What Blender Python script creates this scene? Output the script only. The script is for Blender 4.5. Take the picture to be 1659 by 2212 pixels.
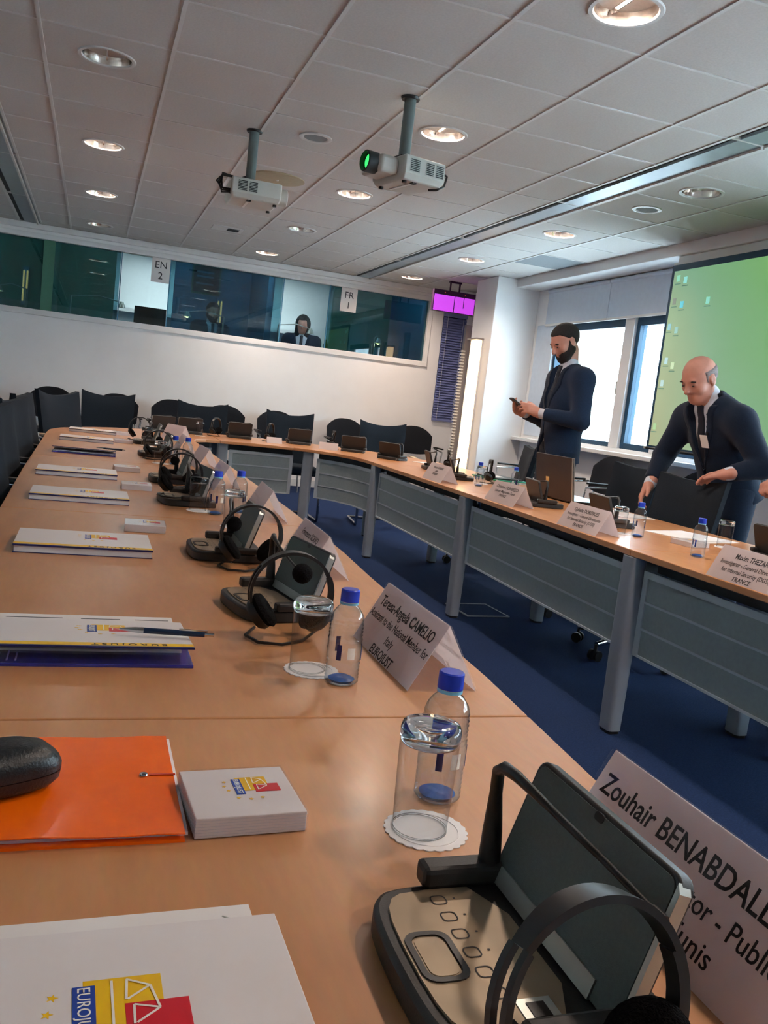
import bpy, bmesh, math, random
import numpy as np
from mathutils import Matrix, Vector
random.seed(7)
for _o in list(bpy.data.objects):
    bpy.data.objects.remove(_o)
scene = bpy.context.scene
COL = scene.collection
# ------------------------------------------------------------------ camera
CAM_H = 1.155
_f = Vector((0.32465102, 0.93802429, -0.12129363))
_r = Vector((0.94326851, -0.31165848, 0.11451426))
_u = Vector((-0.06961497, 0.15158964, 0.98598902))
cam_data = bpy.data.cameras.new('camera')
cam_data.sensor_fit = 'HORIZONTAL'
cam_data.sensor_width = 36.0
cam_data.lens = 36.0 * 1891.1 / 1659.0
cam_data.clip_start = 0.02
camera = bpy.data.objects.new('camera', cam_data)
camera.matrix_world = Matrix(((_r.x, _u.x, -_f.x, 0), (_r.y, _u.y, -_f.y, 0), (_r.z, _u.z, -_f.z, CAM_H), (0, 0, 0, 1)))
COL.objects.link(camera)
scene.camera = camera
# ------------------------------------------------------------------ world: bright overcast sky
world = bpy.data.worlds.new('world')
scene.world = world
world.use_nodes = True
_bg = world.node_tree.nodes['Background']
_bg.inputs['Color'].default_value = (0.74, 0.90, 1.0, 1)
_bg.inputs['Strength'].default_value = 12.0
# ------------------------------------------------------------------ exposure
vs = scene.view_settings
vs.view_transform = 'Standard'
vs.look = 'None'
vs.exposure = 0.2
vs.gamma = 1.0
vs.use_curve_mapping = False
scene.cycles.use_denoising = True
scene.cycles.max_bounces = 7
scene.cycles.diffuse_bounces = 4
scene.cycles.glossy_bounces = 3
scene.cycles.transmission_bounces = 6
scene.cycles.transparent_max_bounces = 14
scene.cycles.use_adaptive_sampling = True
scene.cycles.adaptive_threshold = 0.3
scene.cycles.adaptive_min_samples = 10
scene.cycles.sample_clamp_indirect = 6.0
CEIL = 2.70
WALL_Y = 10.87
RIGHT_X = 4.68
LEFT_X = -2.35
FRONT_Y = -2.6
T = 0.72            # table top height
LAMP_W = 9.0       # watts of each ceiling downlight

# ------------------------------------------------------------------ materials
def s2l(c):
    out = []
    for k in c:
        k = k / 255.0
        out.append(k / 12.92 if k <= 0.04045 else ((k + 0.055) / 1.055) ** 2.4)
    return out
MATS = {}
def mat(name, rgb, rough=0.5, metal=0.0, var=0.06, scale=18.0, bump=0.0, bscale=200.0, spec=0.5, coat=0.0, stretch=None, trans=0.0, ior=1.45, emit=0.0, sheen=0.0):
    if name in MATS:
        return MATS[name]
    m = bpy.data.materials.new(name)
    m.use_nodes = True
    nt = m.node_tree
    N, L = nt.nodes, nt.links
    b = N['Principled BSDF']
    c = s2l(rgb)
    b.inputs['Roughness'].default_value = rough
    b.inputs['Metallic'].default_value = metal
    b.inputs['IOR'].default_value = ior
    b.inputs['Specular IOR Level'].default_value = spec
    b.inputs['Coat Weight'].default_value = coat
    b.inputs['Coat Roughness'].default_value = 0.12
    b.inputs['Transmission Weight'].default_value = trans
    b.inputs['Sheen Weight'].default_value = sheen
    tc = N.new('ShaderNodeTexCoord')
    mp = N.new('ShaderNodeMapping')
    L.new(tc.outputs['Object'], mp.inputs['Vector'])
    if stretch:
        mp.inputs['Scale'].default_value = stretch
    if var > 0:
        n = N.new('ShaderNodeTexNoise')
        n.inputs['Scale'].default_value = scale
        n.inputs['Detail'].default_value = 6.0
        L.new(mp.outputs['Vector'], n.inputs['Vector'])
        r = N.new('ShaderNodeValToRGB')
        r.color_ramp.elements[0].position = 0.3
        r.color_ramp.elements[1].position = 0.7
        r.color_ramp.elements[0].color = tuple(max(0, k * (1 - var)) for k in c) + (1,)
        r.color_ramp.elements[1].color = tuple(min(1, k * (1 + var)) for k in c) + (1,)
        L.new(n.outputs['Fac'], r.inputs['Fac'])
        L.new(r.outputs['Color'], b.inputs['Base Color'])
    else:
        b.inputs['Base Color'].default_value = tuple(c) + (1,)
    if emit > 0:
        b.inputs['Emission Color'].default_value = tuple(c) + (1,)
        b.inputs['Emission Strength'].default_value = emit
    if bump > 0:
        n2 = N.new('ShaderNodeTexNoise')
        n2.inputs['Scale'].default_value = bscale
        n2.inputs['Detail'].default_value = 3.0
        L.new(mp.outputs['Vector'], n2.inputs['Vector'])
        bp = N.new('ShaderNodeBump')
        bp.inputs['Strength'].default_value = bump
        bp.inputs['Distance'].default_value = 0.01
        L.new(n2.outputs['Fac'], bp.inputs['Height'])
        L.new(bp.outputs['Normal'], b.inputs['Normal'])
    MATS[name] = m
    return m

def pane_mat(name, tint, refl=0.06, rough=0.0, edge=0.6, rim=None):
    """thin sheet glass: clear transmission with a tint plus a fresnel reflection"""
    m = bpy.data.materials.new(name)
    m.use_nodes = True
    nt = m.node_tree
    N, L = nt.nodes, nt.links
    N.remove(N['Principled BSDF'])
    out = N['Material Output']
    tr = N.new('ShaderNodeBsdfTransparent')
    tr.inputs['Color'].default_value = tuple(tint) + (1,)
    gl = N.new('ShaderNodeBsdfGlossy')
    gl.inputs['Roughness'].default_value = rough
    fr = N.new('ShaderNodeLayerWeight')
    fr.inputs['Blend'].default_value = 0.5
    pw = N.new('ShaderNodeMath')
    pw.operation = 'POWER'
    pw.inputs[1].default_value = 4.0
    L.new(fr.outputs['Facing'], pw.inputs[0])
    if rim:
        cm = N.new('ShaderNodeMix')
        cm.data_type = 'RGBA'
        cm.inputs['A'].default_value = tuple(tint) + (1,)
        cm.inputs['B'].default_value = tuple(rim) + (1,)
        p2 = N.new('ShaderNodeMath')
        p2.operation = 'POWER'
        p2.inputs[1].default_value = 2.0
        L.new(fr.outputs['Facing'], p2.inputs[0])
        L.new(p2.outputs[0], cm.inputs['Factor'])
        L.new(cm.outputs['Result'], tr.inputs['Color'])
    mul = N.new('ShaderNodeMath')
    mul.operation = 'MULTIPLY_ADD'
    mul.inputs[1].default_value = edge
    mul.inputs[2].default_value = refl
    L.new(pw.outputs[0], mul.inputs[0])
    mx = N.new('ShaderNodeMixShader')
    L.new(mul.outputs[0], mx.inputs['Fac'])
    L.new(tr.outputs[0], mx.inputs[1])
    L.new(gl.outputs[0], mx.inputs[2])
    L.new(mx.outputs[0], out.inputs['Surface'])
    MATS[name] = m
    return m

def wood_mat(name, rgb, rough, axis_scale, coat=0.28):
    m = bpy.data.materials.new(name)
    m.use_nodes = True
    nt = m.node_tree
    N, L = nt.nodes, nt.links
    b = N['Principled BSDF']
    b.inputs['Roughness'].default_value = rough
    b.inputs['Coat Weight'].default_value = coat
    b.inputs['Coat Roughness'].default_value = 0.18
    tc = N.new('ShaderNodeTexCoord')
    mp = N.new('ShaderNodeMapping')
    mp.inputs['Scale'].default_value = axis_scale
    L.new(tc.outputs['Object'], mp.inputs['Vector'])
    n = N.new('ShaderNodeTexNoise')
    n.inputs['Scale'].default_value = 6.0
    n.inputs['Detail'].default_value = 8.0
    n.inputs['Roughness'].default_value = 0.65
    L.new(mp.outputs['Vector'], n.inputs['Vector'])
    c = s2l(rgb)
    r = N.new('ShaderNodeValToRGB')
    e = r.color_ramp.elements
    e[0].position, e[1].position = 0.25, 0.78
    e[0].color = (c[0] * 0.86, c[1] * 0.82, c[2] * 0.76, 1)
    e[1].color = (c[0] * 1.08, c[1] * 1.09, c[2] * 1.1, 1)
    L.new(n.outputs['Fac'], r.inputs['Fac'])
    n3 = N.new('ShaderNodeTexNoise')
    n3.inputs['Scale'].default_value = 45.0
    n3.inputs['Detail'].default_value = 4.0
    L.new(mp.outputs['Vector'], n3.inputs['Vector'])
    mx = N.new('ShaderNodeMix')
    mx.data_type = 'RGBA'
    mx.blend_type = 'MULTIPLY'
    mx.inputs['Factor'].default_value = 0.18
    L.new(r.outputs['Color'], mx.inputs['A'])
    L.new(n3.outputs['Color'], mx.inputs['B'])
    L.new(mx.outputs['Result'], b.inputs['Base Color'])
    MATS[name] = m
    return m

M_wood = wood_mat('beech_veneer', (204, 144, 96), 0.38, (3.0, 0.6, 3.0))
M_wood_x = wood_mat('beech_veneer_crosswise', (202, 140, 92), 0.38, (0.6, 3.0, 3.0))
M_woodedge = mat('beech_edge_band', (176, 122, 78), 0.45, var=0.08, scale=30)
M_legmetal = mat('silver_grey_powder_coat', (142, 150, 160), 0.45, 0.15, var=0.04)
M_panel = mat('grey_perforated_metal', (146, 158, 160), 0.6, 0.0, var=0.05, scale=60, bump=0.15, bscale=500)
M_panelrail = mat('light_grey_rail', (184, 194, 200), 0.5, 0.0, var=0.03)
M_dark = mat('dark_under_table', (40, 44, 50), 0.6)
M_carpet = mat('blue_carpet', (31, 47, 80), 0.95, var=0.22, scale=140, bump=0.5, bscale=350, spec=0.1)
M_wall = mat('white_paint', (238, 238, 238), 0.75, var=0.02, scale=4, bump=0.05, bscale=120, spec=0.2)
M_wallpanel = mat('pale_wall_panel', (228, 228, 228), 0.7, var=0.02, scale=3, spec=0.2)
M_ceil = mat('ceiling_tile_mineral', (200, 198, 195), 0.95, var=0.05, scale=90, bump=0.25, bscale=320, spec=0.1)
M_ceil_d = mat('ceiling_tile_grey', (140, 146, 150), 0.9, var=0.05, scale=90, spec=0.1)
M_tbar = mat('ceiling_grid_white', (206, 206, 204), 0.5, var=0.02)
M_slot = mat('air_diffuser_grey', (150, 160, 168), 0.4, 0.35, var=0.03)
M_slotdark = mat('air_diffuser_gap', (22, 28, 34), 0.7, var=0.02)
M_white = mat('white_plastic', (228, 228, 226), 0.4, var=0.02)
M_paper = mat('white_paper', (232, 228, 226), 0.6, var=0.02, scale=8, spec=0.3)
M_card = mat('white_cardboard_gloss', (226, 220, 220), 0.35, var=0.02, scale=8)
M_cardthin = mat('translucent_card_stock', (240, 234, 234), 0.4, var=0.02, scale=8)
_nt = M_cardthin.node_tree
_tl = _nt.nodes.new('ShaderNodeBsdfTranslucent')
_tl.inputs['Color'].default_value = (0.86, 0.80, 0.80, 1)
_mx = _nt.nodes.new('ShaderNodeMixShader')
_mx.inputs['Fac'].default_value = 0.62
_nt.links.new(_nt.nodes['Principled BSDF'].outputs[0], _mx.inputs[1])
_nt.links.new(_tl.outputs[0], _mx.inputs[2])
_nt.links.new(_mx.outputs[0], _nt.nodes['Material Output'].inputs['Surface'])
M_blackplastic = mat('black_plastic', (24, 24, 25), 0.38, var=0.08)
M_console = mat('charcoal_plastic', (44, 43, 43), 0.45, var=0.06, bump=0.05, bscale=600)
M_tan = mat('champagne_panel', (158, 138, 112), 0.38, 0.3, var=0.04)
M_conspanel = mat('grey_green_speaker_cloth', (82, 90, 86), 0.6, var=0.08, scale=300, bump=0.1, bscale=900)
M_silver = mat('silver_trim', (186, 190, 184), 0.3, 0.7, var=0.03)
M_foam = mat('black_foam', (20, 20, 22), 0.95, var=0.3, scale=300, bump=0.8, bscale=500, spec=0.1)
M_chrome = mat('chrome', (200, 204, 208), 0.12, 1.0, var=0.0)
M_fabric = mat('dark_blue_black_fabric', (29, 37, 46), 0.9, var=0.18, scale=220, bump=0.35, bscale=500, spec=0.15, sheen=0.05)
M_fabric2 = mat('charcoal_wool_fabric', (28, 31, 37), 0.9, var=0.18, scale=220, bump=0.35, bscale=500, spec=0.15, sheen=0.05)
M_armwood = mat('pale_wood_armrest', (186, 160, 128), 0.5, var=0.1, scale=30)
M_navy = mat('navy_blue_print', (30, 34, 96), 0.35, var=0.04)
M_bluefolder = mat('glossy_blue_card', (52, 54, 146), 0.18, var=0.05, coat=0.6)
M_yellow = mat('yellow_print', (240, 190, 20), 0.4, var=0.03)
M_red = mat('red_print', (208, 26, 44), 0.4, var=0.03)
M_logoblue = mat('blue_print', (28, 66, 160), 0.4, var=0.03)
M_ink = mat('dark_grey_ink', (48, 50, 56), 0.6, var=0.02)
M_whiteink = mat('white_ink', (240, 236, 226), 0.5, var=0.0)
M_orange = mat('glossy_orange_card', (255, 104, 6), 0.25, var=0.05, scale=40, coat=0.25)
M_leather = mat('black_leather', (16, 22, 26), 0.35, var=0.1, scale=90, bump=0.12, bscale=300)
M_cap = mat('blue_bottle_cap', (24, 56, 186), 0.35, var=0.03)
M_pet = pane_mat('clear_water_bottle', (0.92, 0.95, 0.975), 0.08, 0.04, 0.8, (0.42, 0.58, 0.70))
M_petblue = mat('blue_bottle_base_print', (40, 110, 190), 0.3, var=0.2, scale=120, trans=0.4, ior=1.2)
M_glass = mat('clear_drinking_glass', (246, 250, 252), 0.01, var=0.0, trans=1.0, ior=1.45)
M_glasswall = pane_mat('thin_glass_wall', (0.95, 0.96, 0.97), 0.04, 0.0, 0.7, (0.55, 0.6, 0.64))
M_clearplastic = pane_mat('clear_plastic_film', (0.97, 0.965, 0.97), 0.03, 0.05, 0.4)
M_doily = mat('white_paper_doily', (236, 232, 230), 0.8, var=0.03)
M_projector = mat('projector_off_white', (196, 198, 192), 0.5, var=0.03)
M_projgrille = mat('projector_grille', (40, 48, 50), 0.6, var=0.03)
M_pole = mat('grey_green_pole', (110, 124, 124), 0.5, 0.2, var=0.04)
M_green = mat('green_lens', (60, 240, 110), 0.1, var=0.0, emit=1.2)
M_frame = mat('dark_blue_window_frame', (28, 66, 92), 0.45, var=0.04)
M_blind = mat('grey_roller_blind', (206, 216, 228), 0.8, var=0.03)
M_venetian = mat('navy_venetian_slat', (112, 122, 172), 0.5, 0.1, var=0.06)
M_tvframe = mat('purple_black_frame', (58, 20, 66), 0.4, var=0.03)
M_doorgrey = mat('grey_metal_post', (150, 144, 144), 0.5, 0.3, var=0.03)
M_suit = mat('navy_suit_cloth', (26, 42, 66), 0.85, var=0.15, scale=160, bump=0.25, bscale=500, spec=0.2, sheen=0.1)
M_suit_d = mat('dark_navy_suit_cloth', (20, 34, 54), 0.85, var=0.15, scale=160, bump=0.25, bscale=500, spec=0.2, sheen=0.1)
M_shirt = mat('pale_shirt_cloth', (200, 204, 216), 0.8, var=0.04, scale=60)
M_tie = mat('dark_tie_silk', (22, 30, 46), 0.45, var=0.08, scale=120)
M_skin = mat('skin', (198, 140, 122), 0.5, var=0.08, scale=25)
M_hair = mat('dark_brown_hair', (34, 28, 30), 0.7, var=0.3, scale=120, bump=0.5, bscale=250)
M_greyhair = mat('cropped_grey_hair', (128, 118, 118), 0.8, var=0.25, scale=160, bump=0.3, bscale=300)
M_shoe = mat('black_shoe_leather', (18, 18, 20), 0.35, var=0.05)
M_booth = mat('booth_panel_teal', (74, 130, 160), 0.8, var=0.05)
M_boothgreen = mat('booth_panel_green', (78, 128, 108), 0.8, var=0.05)
M_boothwhite = mat('booth_white_wall', (226, 230, 230), 0.7, var=0.02)

# ------------------------------------------------------------------ mesh builder
class MB:
    def __init__(self):
        self.v, self.f = [], []
    def add(self, vs_, fs_):
        o = len(self.v)
        self.v += [tuple(p) for p in vs_]
        self.f += [tuple(i + o for i in q) for q in fs_]
        return self
    def box(self, x0, y0, z0, x1, y1, z1, R=None, piv=(0, 0, 0)):
        vs_ = [(x, y, z) for z in (z0, z1) for y in (y0, y1) for x in (x0, x1)]
        if R is not None:
            p = Vector(piv)
            vs_ = [p + R @ (Vector(q) - p) for q in vs_]
        return self.add(vs_, [(0, 2, 3, 1), (4, 5, 7, 6), (0, 1, 5, 4), (2, 6, 7, 3), (0, 4, 6, 2), (1, 3, 7, 5)])
    def prism(self, poly, z0, z1, M=None):
        n = len(poly)
        vs_ = [(x, y, z0) for x, y in poly] + [(x, y, z1) for x, y in poly]
        if M is not None:
            vs_ = [M @ Vector(q) for q in vs_]
        fs = [tuple(reversed(range(n))), tuple(range(n, 2 * n))]
        fs += [(i, (i + 1) % n, (i + 1) % n + n, i + n) for i in range(n)]
        return self.add(vs_, fs)
    def tube(self, pts, r, n=8, closed=False, caps=True, flat=None):
        pts = [Vector(p) for p in pts]
        m = len(pts)
        rs = r if isinstance(r, (list, tuple)) else [r] * m
        tang = []
        for i in range(m):
            if closed:
                t = pts[(i + 1) % m] - pts[i - 1]
            else:
                t = pts[min(i + 1, m - 1)] - pts[max(i - 1, 0)]
            tang.append(t.normalized())
        up = Vector((0, 0, 1)) if abs(tang[0].z) < 0.9 else Vector((1, 0, 0))
        a = tang[0].cross(up).normalized()
        vs_ = []
        for i in range(m):
            a = (a - tang[i] * a.dot(tang[i])).normalized()
            b = tang[i].cross(a)
            for k in range(n):
                th = 2 * math.pi * k / n
                fa, fb = (1, 1) if flat is None else flat
                vs_.append(pts[i] + (a * math.cos(th) * fa + b * math.sin(th) * fb) * rs[i])
        fs = []
        for i in range(m if closed else m - 1):
            j = (i + 1) % m
            for k in range(n):
                k2 = (k + 1) % n
                fs.append((i * n + k, i * n + k2, j * n + k2, j * n + k))
        if caps and not closed:
            fs.append(tuple(reversed(range(n))))
            fs.append(tuple(range((m - 1) * n, m * n)))
        return self.add(vs_, fs)
    def lathe(self, prof, n=24, c=(0, 0, 0), M=None, closed=False):
        vs_, fs = [], []
        idx = []
        for r, z in prof:
            if r < 1e-6:
                idx.append([len(vs_)])
                vs_.append((c[0], c[1], c[2] + z))
            else:
                idx.append(list(range(len(vs_), len(vs_) + n)))
                for k in range(n):
                    th = 2 * math.pi * k / n
                    vs_.append((c[0] + r * math.cos(th), c[1] + r * math.sin(th), c[2] + z))
        rng = list(range(len(prof) - 1)) + ([len(prof) - 1] if closed else [])
        for i in rng:
            A, B = idx[i], idx[(i + 1) % len(prof)]
            for k in range(n):
                k2 = (k + 1) % n
                if len(A) == 1 and len(B) == 1:
                    continue
                if len(A) == 1:
                    fs.append((A[0], B[k2], B[k]))
                elif len(B) == 1:
                    fs.append((A[k], A[k2], B[0]))
                else:
                    fs.append((A[k], A[k2], B[k2], B[k]))
        if M is not None:
            vs_ = [M @ Vector(q) for q in vs_]
        return self.add(vs_, fs)
    def sphere(self, c, r, n=14, m=8, sc=(1, 1, 1)):
        prof = [(r * math.sin(math.pi * i / m), -r * math.cos(math.pi * i / m)) for i in range(m + 1)]
        prof[0] = (0, -r); prof[-1] = (0, r)
        M = Matrix.Translation(Vector(c)) @ Matrix.Diagonal(Vector((sc[0], sc[1], sc[2], 1)))
        return self.lathe(prof, n, (0, 0, 0), M)
    def mesh(self, name, m, smooth=35):
        me = bpy.data.meshes.new(name)
        me.from_pydata([tuple(p) for p in self.v], [], self.f)
        bm = bmesh.new()
        bm.from_mesh(me)
        bmesh.ops.recalc_face_normals(bm, faces=bm.faces)
        bm.to_mesh(me)
        bm.free()
        if m is not None:
            me.materials.append(m)
        if smooth:
            me.polygons.foreach_set('use_smooth', [True] * len(me.polygons))
            me.set_sharp_from_angle(angle=math.radians(smooth))
        me.update()
        return me
    def build(self, name, m, parent=None, smooth=35, bevel=0.0, seg=2):
        o = bpy.data.objects.new(name, self.mesh(name, m, smooth))
        COL.objects.link(o)
        if parent is not None:
            o.parent = parent
        if bevel:
            md = o.modifiers.new('bevel', 'BEVEL')
            md.width = bevel
            md.segments = seg
            md.limit_method = 'ANGLE'
            md.angle_limit = math.radians(40)
        return o

def child(name, me, parent):
    o = bpy.data.objects.new(name, me)
    COL.objects.link(o)
    o.parent = parent
    return o
def tag(o, label=None, cat=None, group=None, kind=None):
    if label: o['label'] = label
    if cat: o['category'] = cat
    if group: o['group'] = group
    if kind: o['kind'] = kind
    return o
def thing(name, label, cat, loc=(0, 0, 0), rz=0.0, group=None):
    o = bpy.data.objects.new(name, None)
    o.empty_display_size = 0.05
    COL.objects.link(o)
    o.location = loc
    o.rotation_euler = (0, 0, rz)
    return tag(o, label, cat, group)
def struct(o):
    o['kind'] = 'structure'
    return o
def copy_tree(o, parent=None):
    c = o.copy()
    COL.objects.link(c)
    if parent is not None:
        c.parent = parent
    for ch in list(o.children):
        copy_tree(ch, c)
    return c
def place(proto, first, loc, rz, label, group=None):
    o = proto if first else copy_tree(proto)
    o.location = loc
    o.rotation_euler = (0, 0, rz)
    tag(o, label, None, group)
    return o
def rrect(x0, y0, x1, y1, r, n=5):
    pts = []
    for cx_, cy_, a0 in ((x1 - r, y1 - r, 0), (x0 + r, y1 - r, 90), (x0 + r, y0 + r, 180), (x1 - r, y0 + r, 270)):
        for k in range(n + 1):
            a = math.radians(a0 + 90 * k / n)
            pts.append((cx_ + r * math.cos(a), cy_ + r * math.sin(a)))
    return pts
TXT = {}
def text_mesh(s, size, align='CENTER', bold=0.0, font_x=1.0):
    key = (s, round(size, 5), align, bold, font_x)
    if key in TXT:
        return TXT[key]
    cu = bpy.data.curves.new('lettering', 'FONT')
    cu.body = s
    cu.size = size
    cu.align_x = align
    cu.extrude = 0.00015
    cu.offset = bold * size
    cu.resolution_u = 3
    o = bpy.data.objects.new('lettering_tmp', cu)
    COL.objects.link(o)
    dg = bpy.context.evaluated_depsgraph_get()
    me = bpy.data.meshes.new_from_object(o.evaluated_get(dg))
    bpy.data.objects.remove(o)
    bpy.data.curves.remove(cu)
    if font_x != 1.0:
        me.transform(Matrix.Diagonal((font_x, 1, 1, 1)))
    me.name = 'lettering'
    TXT[key] = me
    return me
def text(s, size, m, parent, M, align='CENTER', bold=0.0, name='lettering', font_x=1.0):
    me = text_mesh(s, size, align, bold, font_x)
    if len(me.materials) and me.materials[0] != m:
        me = me.copy(); me.materials.clear()
    if not len(me.materials):
        me.materials.append(m)
    o = child(name, me, parent)
    o.matrix_local = M
    return o
def basis(xa, ya, loc):
    xa, ya = Vector(xa).normalized(), Vector(ya).normalized()
    za = xa.cross(ya)
    return Matrix(((xa.x, ya.x, za.x, loc[0]), (xa.y, ya.y, za.y, loc[1]), (xa.z, ya.z, za.z, loc[2]), (0, 0, 0, 1)))
# ================================================================== ROOM SHELL
floor = struct(MB().box(LEFT_X - 0.2, FRONT_Y - 0.2, -0.1, RIGHT_X + 0.3, WALL_Y + 0.1, 0.0).build('floor', M_carpet, smooth=0))
struct(MB().box(LEFT_X - 0.15, FRONT_Y - 0.15, 0, LEFT_X, WALL_Y, CEIL + 0.1).build('wall_left', M_wall, smooth=0))
struct(MB().box(LEFT_X - 0.15, FRONT_Y - 0.15, 0, RIGHT_X + 0.15, FRONT_Y, CEIL + 0.1).build('wall_front', M_wall, smooth=0))
# back wall: full below, band of booth glazing, narrow window at right
GZ0, GZ1 = 1.765, 2.545
GX0, GX1 = -2.2, 4.055
wb = MB()
wb.box(LEFT_X - 0.15, WALL_Y, 0, 4.27, WALL_Y + 0.14, 1.70)
wb.box(LEFT_X - 0.15, WALL_Y, 1.70, GX0, WALL_Y + 0.14, CEIL + 0.1)
wb.box(GX0, WALL_Y, 2.60, 4.27, WALL_Y + 0.14, CEIL + 0.1)
wb.box(GX1 + 0.055, WALL_Y, 1.70, 4.27, WALL_Y + 0.14, 2.60)
wb.box(4.27, WALL_Y, 0, 4.60, WALL_Y + 0.14, 1.02)
wb.box(4.27, WALL_Y, 2.45, 4.60, WALL_Y + 0.14, CEIL + 0.1)
wb.box(4.60, WALL_Y, 0, RIGHT_X + 0.15, WALL_Y + 0.14, CEIL + 0.1)
wall_back = struct(wb.build('wall_back', M_wall, smooth=0))
# trim around the booth glazing
tr = MB().box(GX0, WALL_Y - 0.02, 1.70, GX1 + 0.055, WALL_Y + 0.12, GZ0)
struct(tr.build('trim_1', M_wallpanel, smooth=0, bevel=0.004))
tr = MB().box(GX0, WALL_Y - 0.02, GZ1, GX1 + 0.055, WALL_Y + 0.12, 2.60)
struct(tr.build('trim_2', M_wallpanel, smooth=0, bevel=0.004))
struct(MB().box(GX1, WALL_Y - 0.018, GZ0, GX1 + 0.053, WALL_Y + 0.12, GZ1).build('trim_3', M_wallpanel, smooth=0, bevel=0.003))
struct(MB().box(LEFT_X, WALL_Y - 0.06, 2.635, 4.3, WALL_Y, CEIL - 0.004).build('trim_4', M_wallpanel, smooth=0, bevel=0.004))
struct(MB().box(LEFT_X, WALL_Y - 0.015, 0, 4.68, WALL_Y, 0.09).build('baseboard_back', M_white, smooth=0))
# right wall with the window band
WZ0, WZ1 = 1.0, 2.22
wr = MB()
wr.box(RIGHT_X, FRONT_Y, 0, RIGHT_X + 0.18, WALL_Y + 0.1, WZ0)
wr.box(RIGHT_X, FRONT_Y, WZ1, RIGHT_X + 0.18, WALL_Y + 0.1, CEIL + 0.1)
wr.box(RIGHT_X, 8.98, WZ0, RIGHT_X + 0.18, WALL_Y + 0.1, WZ1)
wr.box(RIGHT_X, FRONT_Y, WZ0, RIGHT_X + 0.18, -0.6, WZ1)
wall_right = struct(wr.build('wall_right', M_wall, smooth=0))
struct(MB().box(RIGHT_X - 0.13, -0.6, 0.925, RIGHT_X + 0.06, 9.06, 0.965).build('trim_5', M_white, smooth=0, bevel=0.006))
# soffit beam and column
struct(MB().box(4.38, FRONT_Y, 2.605, RIGHT_X, 9.06, CEIL + 0.05).build('trim_6', M_wallpanel, smooth=0, bevel=0.006))
column = struct(MB().box(4.15, 9.06, 0, RIGHT_X, 9.62, CEIL).build('column', M_wall, smooth=0, bevel=0.008))
# windows
M_winglass = pane_mat('window_glass', (0.93, 0.97, 0.98), 0.02)
def window(n, y0, y1, frame=0.045, panel=None):
    o = struct(MB().box(RIGHT_X + 0.02, y0, WZ0, RIGHT_X + 0.10, y0 + frame, WZ1)
               .box(RIGHT_X + 0.02, y1 - frame, WZ0, RIGHT_X + 0.10, y1, WZ1)
               .box(RIGHT_X + 0.02, y0 + frame, WZ0, RIGHT_X + 0.10, y1 - frame, WZ0 + frame)
               .box(RIGHT_X + 0.02, y0 + frame, WZ1 - 0.085, RIGHT_X + 0.10, y1 - frame, WZ1)
               .build('window_%d' % n, M_frame, smooth=0, bevel=0.004))
    MB().box(RIGHT_X + 0.055, y0 + frame, WZ0 + frame, RIGHT_X + 0.062, y1 - frame, WZ1 - 0.085).build('pane', M_winglass, o, smooth=0)
    MB().box(RIGHT_X + 0.0, y0 + 0.3 * frame, WZ0 + 0.5, RIGHT_X + 0.02, y0 + 0.7 * frame, WZ0 + 0.62).build('handle', M_silver, o, smooth=0)
    return o
window(1, 7.25, 8.60)
window(2, 6.60, 7.10, 0.055)
window(3, 5.10, 6.45)
window(4, 4.45, 4.95, 0.055)
window(5, 2.95, 4.30)
window(6, 2.30, 2.80, 0.055)
window(7, 0.80, 2.15)
window(8, -0.55, 0.65)
posts = [(7.10, 7.25), (6.45, 6.60), (4.95, 5.10), (4.30, 4.45), (2.80, 2.95), (2.15, 2.30), (0.65, 0.80)]
for k, (a, b) in enumerate(posts):
    struct(MB().box(RIGHT_X - 0.01, a, WZ0, RIGHT_X + 0.14, b, WZ1).build('trim_%d' % (7 + k), M_wallpanel, smooth=0, bevel=0.004))
struct(MB().box(RIGHT_X - 0.01, 8.60, WZ0, RIGHT_X + 0.14, 8.99, WZ1).build('trim_14', M_blind, smooth=0, bevel=0.004))

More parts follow.
